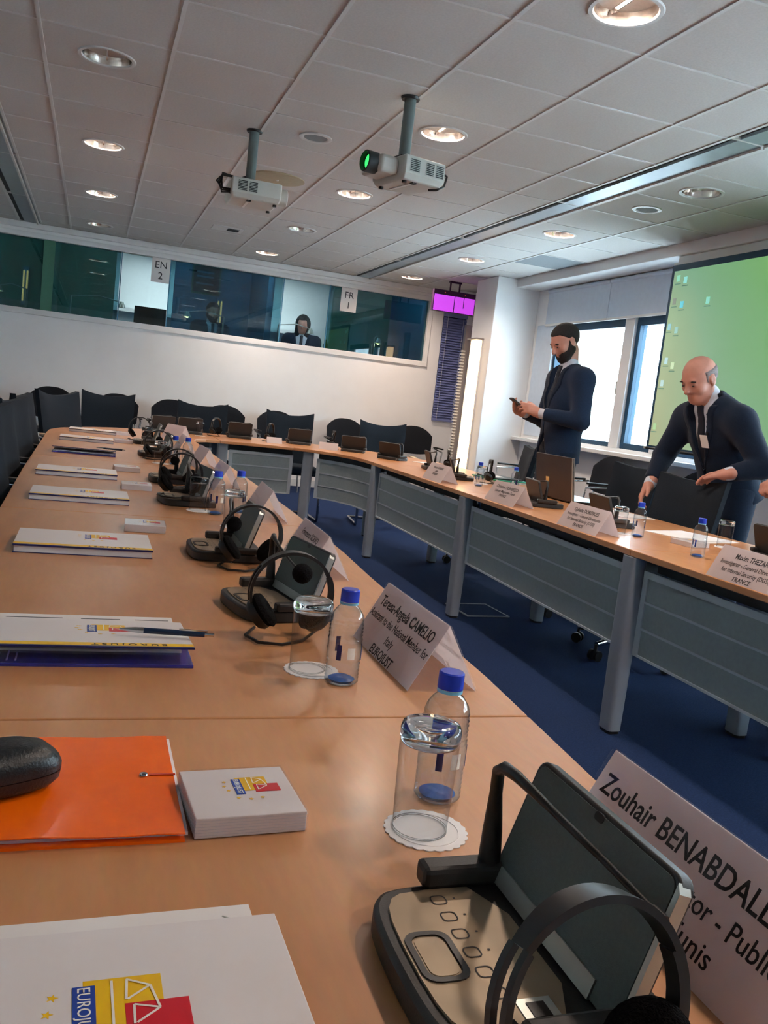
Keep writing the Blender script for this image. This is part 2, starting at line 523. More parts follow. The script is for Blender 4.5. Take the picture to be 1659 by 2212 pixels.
# ================================================================== CEILING
ceiling = struct(MB().box(LEFT_X - 0.15, FRONT_Y - 0.15, 2.74, RIGHT_X + 0.15, WALL_Y + 0.1, 2.86).build('ceiling', M_ceil, smooth=0))
XL = [LEFT_X, -2.085, -1.485, -0.885]
XM = [-0.655, -0.343, 0.257, 0.857, 1.457, 2.057, 2.657, 2.985]
XR = [3.235, 3.857, 4.38]
YR = [FRONT_Y] + [3.348 + 0.6 * j for j in range(-9, 13)] + [WALL_Y]
tile_mesh = {}
downlights = [(x, y) for x in (-0.043, 1.772, 3.541) for y in (3.048, 4.86, 6.652, 8.43, 10.2)]
added_lights = [(x, y) for x in (-0.043, 1.772, 3.541) for y in (1.25, -0.55)]  # unseen downlights behind the viewer, added to light the near table
grid_g = 0.0075
def add_tile(x0, x1, y0, y1, m=None):
    w, d = x1 - x0 - 2 * grid_g, y1 - y0 - 2 * grid_g
    if w < 0.02 or d < 0.02:
        return
    cx_, cy_ = (x0 + x1) / 2, (y0 + y1) / 2
    hole = any(abs(lx - cx_) < 0.32 and abs(ly - cy_) < 0.32 for lx, ly in downlights + added_lights)
    if hole:
        lx, ly = [(p, q) for p, q in downlights + added_lights if abs(p - cx_) < 0.32 and abs(q - cy_) < 0.32][0]
        key = ('h', round(w, 3), round(d, 3), round(lx - cx_, 3), round(ly - cy_, 3))
    else:
        key = (round(w, 3), round(d, 3), m is not None)
    if key not in tile_mesh:
        b = MB()
        if not hole:
            b.box(-w / 2, -d / 2, 0, w / 2, d / 2, 0.018)
        else:
            n = 32
            ox, oy, rr = lx - cx_, ly - cy_, 0.126
            ring, out = [], []
            for k in range(n):
                a = 2 * math.pi * (k + 0.5) / n
                c_, s_ = math.cos(a), math.sin(a)
                ring.append((ox + rr * c_, oy + rr * s_))
                t = min(((w / 2 - ox) / c_ if c_ > 0 else (-w / 2 - ox) / c_), ((d / 2 - oy) / s_ if s_ > 0 else (-d / 2 - oy) / s_))
                out.append((ox + t * c_, oy + t * s_))
            corners = [(w / 2, d / 2), (-w / 2, d / 2), (-w / 2, -d / 2), (w / 2, -d / 2)]
            vs_ = [(x, y, 0) for x, y in ring] + [(x, y, 0) for x, y in out] + [(x, y, 0.018) for x, y in ring] + [(x, y, 0) for x, y in corners]
            fs = []
            for k in range(n):
                k2 = (k + 1) % n
                p, q = out[k], out[k2]
                fs.append((k, k2, n + k2, n + k))
                fs.append((k, 2 * n + k, 2 * n + k2, k2))
                if abs(p[0] - q[0]) > 1e-6 and abs(p[1] - q[1]) > 1e-6:
                    ci = min(range(4), key=lambda i: (corners[i][0] - (p[0] + q[0]) / 2) ** 2 + (corners[i][1] - (p[1] + q[1]) / 2) ** 2)
                    fs.append((n + k, n + k2, 3 * n + ci))
            b.add(vs_, fs)
        tile_mesh[key] = b.mesh('ceiling_tile', m or M_ceil, 0)
    o = child('ceiling_tile', tile_mesh[key], ceiling)
    o.location = (cx_, cy_, CEIL)
for xs in (XL, XM, XR):
    for i in range(len(xs) - 1):
        ys = YR
        if xs[i] == 0.857:
            ys = [y for y in YR if y < 4.0] + [4.248, 4.848, 5.148] + [y for y in YR if y > 5.6]
        for j in range(len(ys) - 1):
            m = M_ceil_d if (abs(xs[i] - 3.857) < 0.01 and 7.4 < ys[j] < 7.6) else None
            add_tile(xs[i], xs[i + 1], ys[j], ys[j + 1], m)
bar_y = MB().box(-0.009, FRONT_Y, -0.005, 0.009, WALL_Y - 0.06, 0.02).mesh('grid_runner', M_tbar, 0)
for x in XL[1:] + XM + XR[:-1]:
    child('grid_runner', bar_y, ceiling).location = (x, 0, CEIL)
for xs in (XL, XM, XR):
    for i in range(len(xs) - 1):
        me = MB().box(xs[i], -0.008, -0.003, xs[i + 1], 0.008, 0.02).mesh('grid_cross_tee', M_tbar, 0)
        ys = YR[1:-1]
        if xs[i] == 0.857:
            ys = [y for y in ys if y < 4.0] + [4.248, 4.848, 5.148] + [y for y in ys if y > 5.6]
        for y in ys:
            child('grid_cross_tee', me, ceiling).location = (0, y, CEIL)
# linear air diffusers, one per 1.8 m
def diffuser(x0, x1, y0, y1):
    MB().box(x0 + 0.01, y0, CEIL + 0.012, x0 + 0.055, y1 - 0.02, CEIL + 0.03).build('diffuser_gap', M_slotdark, ceiling, 0)
    MB().box(x0 + 0.055, y0, CEIL - 0.004, x1 - 0.045, y1 - 0.02, CEIL + 0.02).build('diffuser_plate', M_slot, ceiling, 0)
    MB().box(x1 - 0.045, y0, CEIL - 0.016, x1 - 0.03, y1 - 0.02, CEIL + 0.02).build('diffuser_lip', M_tbar, ceiling, 0)
    MB().box(x1 - 0.03, y0, CEIL + 0.008, x1, y1 - 0.02, CEIL + 0.03).build('diffuser_gap', M_slot, ceiling, 0)
    MB().box(x0, y1 - 0.02, CEIL - 0.003, x1, y1, CEIL + 0.02).build('diffuser_divider', M_tbar, ceiling, 0)
for x0, x1 in ((-0.885, -0.655), (2.985, 3.235)):
    ys = [FRONT_Y, -1.46, 0.34, 2.14, 3.94, 5.73, 7.5, 9.2, WALL_Y]
    for a, b in zip(ys[:-1], ys[1:]):
        diffuser(x0, x1, a, b)

# ---------------------------------------------------------------- downlights
M_refl = mat('mirror_reflector', (226, 216, 208), 0.2, 1.0, var=0.1, scale=60)
M_trimring = mat('downlight_trim', (206, 206, 204), 0.4, var=0.02)
M_lamp = mat('warm_lamp_tube', (255, 222, 200), 0.4, var=0.0, emit=9.0)
M_lampoff = mat('unlit_lamp_tube', (220, 232, 228), 0.3, var=0.0)
def make_downlight(lit):
    t = thing('ceiling_downlight', 'x', 'ceiling light')
    MB().lathe([(0.118, 0.004), (0.122, -0.006), (0.138, -0.006), (0.142, 0.001)], 36).build('trim_ring', M_trimring, t, 60)
    MB().lathe([(0.118, 0.002), (0.112, 0.04), (0.095, 0.085), (0.06, 0.115), (0.0, 0.118)], 36).build('reflector', M_refl, t, 60)
    for dy in (-0.03, 0.03):
        MB().tube([(-0.075, dy, 0.055), (0.075, dy, 0.055)], 0.011, 8).build('lamp_tube', M_lamp if lit else M_lampoff, t, 60)
    MB().box(-0.003, -0.1, 0.02, 0.003, 0.1, 0.1).build('divider', M_refl, t, 0)
    return t
dl_lit, dl_off = make_downlight(True), make_downlight(False)
used = {True: False, False: False}
rows_txt = ['nearest', 'second', 'third', 'fourth', 'farthest']
cols_txt = {-0.043: 'left', 1.772: 'middle', 3.541: 'right'}
unlit = {(-0.043, 1.25), (-0.043, -0.55), (-0.043, 4.86), (-0.043, 10.2), (3.541, 4.86), (1.772, 8.43)}
lamp_data = bpy.data.lights.new('downlight_glow', 'AREA')
lamp_data.shape = 'DISK'
lamp_data.size = 0.16
lamp_data.energy = LAMP_W
lamp_data.color = (1.0, 0.80, 0.66)
lamp_data.spread = math.radians(150)
for i, (x, y) in enumerate(downlights + added_lights):
    lit = (x, y) not in unlit
    if i < 15:
        if (x, y) == (-0.043, 3.048) or (x, y) == (3.541, 3.048):
            continue
    c = cols_txt[x]
    k = i % 5
    if i < 15:
        lab = '%s round recessed downlight, %s one in the %s row across the ceiling' % ('lit warm' if lit else 'unlit greenish', rows_txt[k], c)
    else:
        lab = 'added unseen recessed downlight behind the viewer in the %s ceiling row, %s' % (c, 'closer' if y > 0 else 'further back')
    o = place(dl_lit if lit else dl_off, not used[lit], (x, y, CEIL), 0, lab, 'recessed ceiling downlights')
    used[lit] = True
    if lit:
        l = bpy.data.objects.new('downlight_glow', lamp_data)
        COL.objects.link(l)
        l.parent = o
        l.location = (0, 0, 0.035)
# ceiling speakers, cover plate, grille, vent
def ceiling_speaker(x, y, r, label):
    t = thing('ceiling_speaker', label, 'speaker', (x, y, CEIL), 0, 'small round ceiling speakers')
    MB().lathe([(r * 0.72, -0.004), (r * 0.78, -0.009), (r, -0.007), (r, 0.0)], 30).build('rim', M_trimring, t, 60)
    MB().lathe([(0, -0.004), (r * 0.75, -0.004), (r * 0.75, 0.0)], 30).build('grille', M_ceil_d, t, 0)
ceiling_speaker(1.172, 5.44, 0.1, 'small round white ceiling speaker between the two projectors')
ceiling_speaker(3.548, 5.45, 0.1, 'small round grey ceiling speaker near the window side soffit')
M_tancover = mat('tan_cover_plate', (168, 158, 132), 0.7, var=0.06)
t = thing('ceiling_cover_plate', 'large round tan cover plate on ceiling behind left projector', 'cover plate', (1.178, 6.64, CEIL))
MB().lathe([(0, -0.012), (0.17, -0.012), (0.2, -0.006), (0.2, 0)], 40).build('disc', M_tancover, t, 40)
MB().lathe([(0, -0.018), (0.008, -0.018), (0.01, -0.012)], 12).build('screw', M_silver, t, 40)
t = thing('ceiling_vent', 'small square ceiling vent with dark grille towards the booths', 'vent', (1.161, 9.08, CEIL))
MB().box(-0.15, -0.12, -0.008, 0.15, 0.12, 0).build('plate', M_tbar, t, 0)
MB().box(-0.0, -0.08, -0.012, 0.11, 0.06, -0.008).build('grille', M_ceil_d, t, 0)
for k in range(5):
    MB().box(0.0, -0.072 + k * 0.026, -0.016, 0.11, -0.064 + k * 0.026, -0.012).build('louvre', M_slotdark, t, 0)

# ---------------------------------------------------------------- projectors
def projector(name_label, loc, lens_dir, body_x0, body_x1):
    t = thing('projector', name_label, 'projector', loc, 0, 'ceiling mounted projectors')
    px_, py_, pz_ = 0, 0, 0
    MB().lathe([(0.03, -0.01), (0.045, -0.012), (0.05, 0.0)], 20).build('ceiling_flange', M_blackplastic, t, 60)
    MB().lathe([(0.0, -0.295), (0.03, -0.295), (0.03, -0.005), (0.0, -0.005)], 20).build('pole', M_pole, t, 40)
    MB().box(-0.05, -0.05, -0.312, 0.05, 0.05, -0.295).build('mount_plate', M_blackplastic, t, 0, bevel=0.003)
    body = MB()
    z0, z1 = -0.43, -0.312
    x0, x1, y0, y1 = body_x0, body_x1, -0.14, 0.17
    vs_ = [(x0 + .01, y0 + .02, z0), (x1 - .01, y0 + .02, z0), (x1 - .01, y1 - .02, z0), (x0 + .01, y1 - .02, z0),
           (x0, y0, z0 + .03), (x1, y0, z0 + .03), (x1, y1, z0 + .03), (x0, y1, z0 + .03),
           (x0, y0, z1), (x1, y0, z1), (x1, y1, z1), (x0, y1, z1)]
    body.add(vs_, [(0, 3, 2, 1), (8, 9, 10, 11)] + [(a, (a + 1) % 4, (a + 1) % 4 + 4, a + 4) for a in range(4)] + [(a + 4, (a + 1) % 4 + 4, (a + 1) % 4 + 8, a + 8) for a in range(4)])
    body.build('body', M_projector, t, 30, bevel=0.008)
    grilles = [(x0 + 0.035, x0 + 0.095), (x0 + 0.1, x0 + 0.155)] if lens_dir > 0 else [(x0 + 0.03, x0 + 0.09), (x1 - 0.12, x1 - 0.07), (x1 - 0.06, x1 - 0.01)]
    for a, b in grilles:
        g = MB().box(a, y0 - 0.002, z0 + 0.04, b, y0 + 0.001, z1 - 0.016).build('vent_grille', M_projector, t, 0)
        for k in range(7):
            zz = z0 + 0.044 + k * 0.0085
            MB().box(a + 0.003, y0 - 0.004, zz, b - 0.003, y0 - 0.002, zz + 0.005).build('vent_slot', M_projgrille, g, 0)
    MB().box((x0 + x1) / 2 - 0.045, y0 + 0.03, z0 - 0.004, (x0 + x1) / 2 - 0.03, y1 - 0.05, z0).build('underside_rib', M_white, t, 0)
    MB().box((x0 + x1) / 2 - 0.05, y0 + 0.03, z0 - 0.006, (x0 + x1) / 2 - 0.025, y0 + 0.055, z0).build('latch', M_projgrille, t, 0)
    for yy in (y0 + 0.04, y1 - 0.05):
        MB().lathe([(0, -0.012), (0.012, -0.012), (0.012, 0)], 10, ((x1 if lens_dir > 0 else x0) - 0.03 * lens_dir, yy, z0)).build('foot', M_blackplastic, t, 0)
    R = Matrix.Rotation(math.radians(90 * lens_dir), 4, 'Y')
    lx = x1 if lens_dir > 0 else x0
    yc = -0.02
    zc = (z0 + z1) / 2 + 0.005
    Ml = Matrix.Translation((lx, yc, zc)) @ R
    if lens_dir < 0:
        MB().box(x0 - 0.11, -0.09, z0 + 0.02, x0, 0.11, z1 - 0.012).build('front_housing', M_projector, t, 30, bevel=0.02)
        Ml = Matrix.Translation((lx - 0.11, yc, zc)) @ R
    hous = MB().lathe([(0.052, -0.01), (0.052, 0.05), (0.046, 0.055), (0.044, 0.03), (0.0, 0.028)], 24, (0, 0, 0), Ml).build('lens_barrel', M_projector if lens_dir > 0 else M_projgrille, t, 40)
    MB().lathe([(0.0, 0.036), (0.02, 0.035), (0.036, 0.03)], 20, (0, 0, 0), Ml).build('lens_glass', M_green if lens_dir < 0 else M_blackplastic, hous, 60)
    if lens_dir > 0:
        for k, (dz, dy) in enumerate(((0.0, -0.06), (-0.03, -0.04), (-0.06, -0.02), (0.012, 0.0))):
            MB().tube([(x0 + 0.005, y0 + 0.06, z0 + 0.05 - k * 0.008), (x0 - 0.05, y0 + 0.05 + dy * .2, z0 + 0.045 + dz * .4), (x0 - 0.085 + 0.01 * k, y0 + 0.06, z0 + 0.085 + dz * .3), (x0 - 0.05, y0 + 0.09, z1 + 0.01 + 0.004 * k), (x0 + 0.06, 0.0, z1 + 0.02), (-0.03, 0, z1 + 0.035)], 0.0055, 7).build('cable', M_blackplastic, t, 60)
    else:
        MB().tube([(x1 - 0.01, y0 + 0.03, z1 - 0.03), (x1 + 0.025, y0 + 0.02, z1 - 0.05), (x1 + 0.02, y0 + 0.03, z0 + 0.02), (x1 - 0.03, y0 + 0.02, z0 - 0.01), (x1 - 0.06, y0 + 0.05, z0 - 0.012)], 0.006, 7).build('cable', M_blackplastic, t, 60)
    return t
projector('white ceiling projector on pole with cables at its side, lens to the right', (0.823, 5.57, CEIL), 1, -0.125, 0.175)
pr_ = projector('white ceiling projector on pole with glowing green lens pointing left', (1.42, 4.43, CEIL), -1, -0.075, 0.17)
pr_.rotation_euler = (0, 0, 0.24)

# ---------------------------------------------------------------- projection screen
scr = thing('projection_screen', 'large projection screen with dark border showing green and yellow desktop', 'screen', (4.35, 6.18, 1.055))
SW, SH = 2.05, 1.465
MB().box(-0.006, -SW, 0, 0.006, 0, SH).build('border', M_frame, scr, 0)
m = bpy.data.materials.new('projected_desktop')
m.use_nodes = True
N, L = m.node_tree.nodes, m.node_tree.links
b = N['Principled BSDF']
b.inputs['Roughness'].default_value = 0.8
b.inputs['Base Color'].default_value = (0.25, 0.28, 0.18, 1)
tc = N.new('ShaderNodeTexCoord')
sp = N.new('ShaderNodeSeparateXYZ')
L.new(tc.outputs['Object'], sp.inputs[0])
no = N.new('ShaderNodeTexNoise')
no.inputs['Scale'].default_value = 1.1
L.new(tc.outputs['Object'], no.inputs['Vector'])
ad = N.new('ShaderNodeMath'); ad.operation = 'MULTIPLY_ADD'; ad.inputs[1].default_value = -0.34; ad.inputs[2].default_value = 0.0
L.new(sp.outputs['Y'], ad.inputs[0])
a2 = N.new('ShaderNodeMath'); a2.operation = 'MULTIPLY_ADD'; a2.inputs[1].default_value = 0.25
L.new(sp.outputs['Z'], a2.inputs[0]); L.new(ad.outputs[0], a2.inputs[2])
a3 = N.new('ShaderNodeMath'); a3.operation = 'MULTIPLY_ADD'; a3.inputs[1].default_value = 0.25
L.new(no.outputs['Fac'], a3.inputs[0]); L.new(a2.outputs[0], a3.inputs[2])
rp = N.new('ShaderNodeValToRGB')
rp.color_ramp.elements[0].position = 0.08
rp.color_ramp.elements[0].color = tuple(s2l((182, 184, 142))) + (1,)
rp.color_ramp.elements[1].position = 0.95
rp.color_ramp.elements[1].color = tuple(s2l((118, 190, 100))) + (1,)
e = rp.color_ramp.elements.new(0.5)
e.color = tuple(s2l((126, 182, 146))) + (1,)
L.new(a3.outputs[0], rp.inputs['Fac'])
L.new(rp.outputs['Color'], b.inputs['Emission Color'])
b.inputs['Emission Strength'].default_value = 0.62
MB().box(-0.009, -SW + 0.035, 0.02, -0.006, -0.036, SH - 0.05).build('projected_image', m, scr, 0)
icons = [(0.10, 1.33, (150, 220, 190)), (0.19, 1.31, (150, 225, 215)), (0.09, 1.15, (130, 140, 130)), (0.19, 1.12, (110, 205, 225)), (0.075, 0.95, (140, 190, 200)), (0.17, 0.92, (150, 195, 190)), (0.50, 1.13, (150, 225, 205)), (0.1, 0.68, (170, 205, 210)), (0.19, 0.64, (190, 215, 180)), (0.09, 0.5, (170, 200, 200)), (0.08, 0.15, (160, 195, 150))]
for k, (yy, zz, c) in enumerate(icons):
    MB().box(-0.011, -yy - 0.02, zz, -0.009, -yy + 0.02, zz + 0.05).build('desktop_icon', mat('desktop_icon_%d' % k, c, 0.8, var=0, emit=0.6), scr, 0)
    MB().box(-0.0105, -yy - 0.035, zz - 0.022, -0.009, -yy + 0.035, zz - 0.014).build('icon_caption', mat('icon_caption_ink', (110, 150, 130), 0.8, var=0, emit=0.35), scr, 0)
MB().tube([(0, 0.0, -0.004), (0, -SW, -0.004)], 0.012, 10).build('bottom_bar', M_blackplastic, scr, 40)
MB().box(-0.012, 0.0, -0.012, 0.012, 0.03, 0.008).build('bar_end', M_silver, scr, 0)
MB().box(0.05, -SW - 0.03, SH + 0.02, 0.11, 0.02, SH + 0.083).build('roller_case', M_wallpanel, scr, 0, bevel=0.006)
MB().box(0.0, -SW, SH - 0.004, 0.08, 0, SH + 0.022).build('screen_hanger', M_wallpanel, scr, 0)

# ---------------------------------------------------------------- roller blinds above the windows
for k, (y0, y1, lab) in enumerate(((7.56, 8.78, 'grey roller blind hanging above the window beside the column'), (6.3, 7.55, 'grey roller blind above window, partly hidden behind the projection screen'))):
    t = thing('roller_blind', lab, 'blind', (RIGHT_X - 0.03, y0, 2.2), 0, 'grey roller blinds over the windows')
    MB().box(0, 0, 0.02, 0.006, y1 - y0, 0.36).build('fabric', M_blind, t, 0)
    MB().box(-0.006, 0, 0.0, 0.012, y1 - y0, 0.024).build('bottom_rail', M_white, t, 0, bevel=0.003)
    MB().tube([(0.003, 0, 0.375), (0.003, y1 - y0, 0.375)], 0.022, 12).build('roller_tube', M_blind, t, 50)

# ---------------------------------------------------------------- narrow window with navy venetian blind in the back wall
w9 = struct(MB().box(4.27, WALL_Y + 0.02, 1.02, 4.30, WALL_Y + 0.1, 2.45).box(4.57, WALL_Y + 0.02, 1.02, 4.60, WALL_Y + 0.1, 2.45)
            .box(4.30, WALL_Y + 0.02, 1.02, 4.57, WALL_Y + 0.1, 1.05).box(4.30, WALL_Y + 0.02, 2.42, 4.57, WALL_Y + 0.1, 2.45).build('window_9', M_frame, smooth=0))
MB().box(4.30, WALL_Y + 0.08, 1.05, 4.57, WALL_Y + 0.086, 2.42).build('pane', mat('dark_door_glass', (24, 30, 52), 0.15, var=0.0), w9, 0)
vb = thing('venetian_blind', 'navy slatted venetian blind over the narrow window beside the column', 'blind', (4.435, WALL_Y - 0.012, 1.02))
MB().box(-0.165, -0.02, 1.36, 0.165, 0.02, 1.41).build('head_rail', M_venetian, vb, 0)
MB().box(-0.165, -0.016, 0.0, 0.165, 0.016, 0.02).build('bottom_rail', M_venetian, vb, 0)
sl = MB().box(-0.163, -0.019, -0.001, 0.163, 0.019, 0.001, Matrix.Rotation(math.radians(58), 3, 'X')).mesh('slat', M_venetian, 0)
for k in range(41):
    child('slat', sl, vb).location = (0, 0, 0.035 + k * 0.0325)
for xx in (-0.11, 0.11):
    MB().tube([(xx, -0.021, 0.01), (xx, -0.021, 1.37)], 0.0018, 5).build('cord', M_white, vb, 0)

# ---------------------------------------------------------------- hanging magenta display
dsp = thing('hanging_display', 'small hanging display with glowing magenta screen below the ceiling', 'display', (4.03, 10.0, 2.70))
MB().box(-0.075, -0.02, -0.02, 0.075, 0.02, 0.0).build('ceiling_plate', M_tvframe, dsp, 0)
for xx in (-0.06, 0.06):
    MB().box(xx - 0.008, -0.008, -0.13, xx + 0.008, 0.008, -0.02).build('hanger', M_tvframe, dsp, 0)
MB().box(-0.27, -0.03, -0.37, 0.27, 0.03, -0.115).build('housing', M_tvframe, dsp, 0, bevel=0.004)
M_mag = mat('magenta_screen', (206, 74, 236), 0.5, var=0.12, scale=70, emit=0.75)
for a, bb in ((-0.262, -0.006), (0.006, 0.262)):
    MB().box(a, -0.034, -0.362, bb, -0.030, -0.175).build('screen_panel', M_mag, dsp, 0)
MB().box(0.116, -0.037, -0.3, 0.124, -0.034, -0.175).build('screen_mark', M_tvframe, dsp, 0)
for xx in (-0.13, 0.13):
    MB().sphere((xx, -0.031, -0.145), 0.004, 8, 5).build('indicator_light', mat('red_indicator', (255, 90, 60), 0.4, var=0, emit=2.0), dsp, 50)

# ---------------------------------------------------------------- wall light grazing the column and slotted post beside it
wl = thing('wall_light', 'tall vertical wall light glowing warm on the column side', 'lamp', (4.148, 9.36, 0.0))
MB().box(-0.10, -0.13, 2.0, 0.0, 0.13, 2.018).build('top_cap', M_doorgrey, wl, 0, bevel=0.004)
MB().box(-0.02, -0.12, 0.5, 0.0, 0.12, 2.0).build('back_plate', M_white, wl, 0)
prof = [(0.06 * math.cos(a) * -1 - 0.02, 0.12 * math.sin(a)) for a in [math.pi * (-0.5 + k / 12) for k in range(13)]]
MB().prism(prof, 0.5, 1.99).build('diffuser', mat('warm_glowing_diffuser', (255, 214, 164), 0.5, var=0.0, emit=5.0), wl, 60)
MB().box(-0.08, -0.125, 0.485, 0.0, 0.125, 0.5).build('bottom_cap', M_doorgrey, wl, 0)
pst = thing('slotted_post', 'grey vertical post with a comb of white notches beside the column', 'post', (4.19, 9.83, 0))
MB().box(-0.035, -0.03, 0, 0.045, 0.03, 2.2).build('upright', M_doorgrey, pst, 0, bevel=0.004)
nt_ = MB().box(-0.055, -0.034, 0, -0.012, 0.01, 0.016).mesh('notch', M_white, 0)
for k in range(38):
    child('notch', nt_, pst).location = (0, 0, 0.55 + k * 0.036)
MB().box(-0.045, -0.04, 0, 0.055, 0.04, 0.012).build('base_plate', M_doorgrey, pst, 0)

# ---------------------------------------------------------------- interpreters' booths behind the glazing
BY0, BY1 = WALL_Y + 0.14, 12.9
M_tint = pane_mat('blue_green_tinted_glass', (0.30, 0.50, 0.55), 0.07)
M_clear = pane_mat('clear_booth_glass', (0.88, 0.94, 0.94), 0.03)
panes = [(GX0, -0.62, M_tint), (-0.50, 0.215, M_tint), (0.235, 0.775, M_clear), (0.785, 2.13, M_tint), (2.15, 2.725, M_clear), (2.735, GX1, M_tint)]
gl = struct(MB().box(-0.62, WALL_Y + 0.02, GZ0, -0.50, WALL_Y + 0.07, GZ1).build('window_10', M_boothgreen, smooth=0))
for a, bb, m_ in panes:
    MB().box(a, WALL_Y + 0.04, GZ0, bb, WALL_Y + 0.048, GZ1).build('pane', m_, gl, 0)
for x in (0.225, 0.78, 2.14, 2.73):
    MB().box(x - 0.006, WALL_Y + 0.035, GZ0, x + 0.006, WALL_Y + 0.053, GZ1).build('pane_joint', M_booth, gl, 0)
bf = 0.95
struct(MB().box(LEFT_X - 0.15, BY0, bf - 0.1, 4.3, 14.6, bf).build('booth_floor', M_carpet, smooth=0))
struct(MB().box(LEFT_X - 0.15, BY0, 3.05, 4.3, 14.6, 3.15).build('booth_ceiling', M_boothwhite, smooth=0))
struct(MB().box(LEFT_X - 0.15, BY0, bf, LEFT_X, 14.6, 3.05).build('booth_wall_left', M_booth, smooth=0))
struct(MB().box(4.2, BY0, bf, 4.3, 14.6, 3.05).build('booth_wall_right', M_booth, smooth=0))
struct(MB().box(LEFT_X - 0.15, 14.5, bf, 4.3, 14.6, 3.05).build('booth_wall_back', M_boothwhite, smooth=0))
bk = MB()
for a, bb, m_ in ((LEFT_X, 0.20, M_boothgreen), (0.99, 2.40, M_booth), (3.3, 4.2, M_boothgreen)):
    struct(MB().box(a, BY1, bf, bb, BY1 + 0.08, 3.05).build('booth_partition', m_, smooth=0))
struct(MB().box(-0.64, BY0, bf, -0.52, BY1, 3.05).build('booth_partition', M_boothgreen, smooth=0))
struct(MB().box(2.06, BY0 + 0.5, bf, 2.12, BY1, 3.05).build('booth_partition', M_booth, smooth=0))
struct(MB().box(0.20, 14.2, 2.1, 3.3, 14.5, 2.16).build('corridor_rail', M_white, smooth=0))
cl = bpy.data.lights.new('corridor_fill', 'AREA')  # unseen light added to brighten the view behind the clear panes
cl.shape = 'RECTANGLE'; cl.size = 3.0; cl.size_y = 0.3; cl.energy = 34; cl.color = (0.86, 0.96, 1.0)
cf = thing('corridor_fill_light', 'added unseen long light brightening the corridor behind the booths', 'ceiling light', (1.7, 13.7, 3.04))
MB().box(-1.55, -0.2, -0.03, 1.55, 0.2, 0.0).build('housing', M_white, cf, 0)
clo = bpy.data.objects.new('corridor_fill', cl); COL.objects.link(clo); clo.parent = cf; clo.location = (0, 0, -0.035)
for k, (a, bb, lab) in enumerate(((-2.2, -0.66, 'grey desk inside the leftmost booth'), (-0.5, 2.04, 'grey desk inside the booth marked EN'), (2.14, 4.18, 'grey desk inside the booth marked FR'))):
    o = MB().box(a, BY0 + 0.01, 1.70, bb, BY0 + 0.5, 1.735).build('booth_desk', M_dark, None, 0, bevel=0.005)
    tag(o, lab, 'desk')
    for xx in (a + 0.05, bb - 0.05):
        MB().box(xx - 0.02, BY0 + 0.05, bf, xx + 0.02, BY0 + 0.45, 1.70).build('leg', M_dark, o, 0)
BD = 1.735
def booth_lamp(x, y, label, arm, lit=False):
    t = thing('booth_lamp', label, 'lamp', (x, y, BD), 0, 'desk lamps in the booths')
    MB().lathe([(0, 0), (0.055, 0), (0.055, 0.012), (0.012, 0.02), (0.0, 0.02)], 18).build('base', M_silver, t, 40)
    MB().tube([(0, 0, 0.01), (0, 0, 0.27)], 0.011, 10).build('post', M_silver, t, 50)
    MB().tube([(0, 0, 0.27), (arm * 0.55, 0, 0.31), (arm, 0, 0.27)], 0.006, 8).build('arm', M_silver, t, 50)
    MB().lathe([(0.018, 0.03), (0.05, -0.04), (0.047, -0.04), (0.014, 0.028)], 18, (arm, 0, 0.25)).build('shade', M_silver, t, 50)
    if lit:
        MB().sphere((arm, 0, 0.22), 0.024, 10, 6).build('bulb', mat('warm_bulb', (255, 190, 110), 0.4, var=0, emit=12.0), t, 60)
        ld = bpy.data.lights.new('booth_bulb', 'POINT'); ld.energy = 2.0; ld.color = (1, 0.66, 0.36); ld.shadow_soft_size = 0.025
        lo = bpy.data.objects.new('booth_bulb', ld); COL.objects.link(lo); lo.parent = t; lo.location = (arm, 0, 0.19)
booth_lamp(-0.80, 11.3, 'silver arm lamp with post behind the leftmost tinted glass', -0.3, True)
booth_lamp(-0.31, 11.3, 'silver arm lamp reaching towards the EN sign', 0.58, False)
booth_lamp(1.5, 11.3, 'silver arm lamp behind tinted glass right of the EN sign', -0.45, True)
booth_lamp(2.2, 11.3, 'silver arm lamp at the left end of the FR booth', 0.42, False)
booth_lamp(3.5, 11.32, 'lit desk lamp glowing warm in the right corner booth', 0.06, True)
for x_, z0_, z1_, lab in ((-0.93, 1.96, 2.36, 'glowing strips standing in for an orange reflection, leftmost booth'), (1.63, 1.90, 2.33, 'glowing strips standing in for an orange reflection, EN booth'), (2.17, 1.92, 2.24, 'glowing strips standing in for an orange reflection by the FR booth partition')):
    t = thing('booth_reflection_streak', lab, 'lamp', (x_, 12.8, 0), 0, 'imitated reflection streaks in the booths')  # emissive strips imitating orange reflection streaks in the glass, not lamps
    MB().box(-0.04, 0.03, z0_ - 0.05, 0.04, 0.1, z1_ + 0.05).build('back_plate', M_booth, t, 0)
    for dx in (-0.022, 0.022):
        MB().tube([(dx, 0.015, z0_), (dx, 0.015, z1_)], 0.011, 8).build('tube', mat('orange_reflection_glow', (255, 170, 100), 0.5, var=0, emit=1.6), t, 50)
nb = thing('notice_board', 'dark framed notice board on the wall inside the EN booth', 'notice board', (1.42, 12.88, 2.60))
MB().box(-0.2, -0.015, -0.2, 0.2, 0.015, 0.2).build('frame', M_boothgreen, nb, 0)
MB().box(-0.18, -0.018, -0.18, 0.18, -0.015, 0.18).build('board', M_dark, nb, 0)
for zz in (0.1, 0.04, -0.06):
    MB().box(-0.14, -0.02, zz - 0.012, 0.1, -0.018, zz + 0.012).build('paper_strip', M_booth, nb, 0)
mo = thing('booth_monitor', 'black flat monitor standing in the clear EN booth pane', 'monitor', (0.60, 11.12, BD))
MB().box(-0.185, -0.015, 0.03, 0.185, 0.015, 0.245).build('screen', M_blackplastic, mo, 0, bevel=0.004)
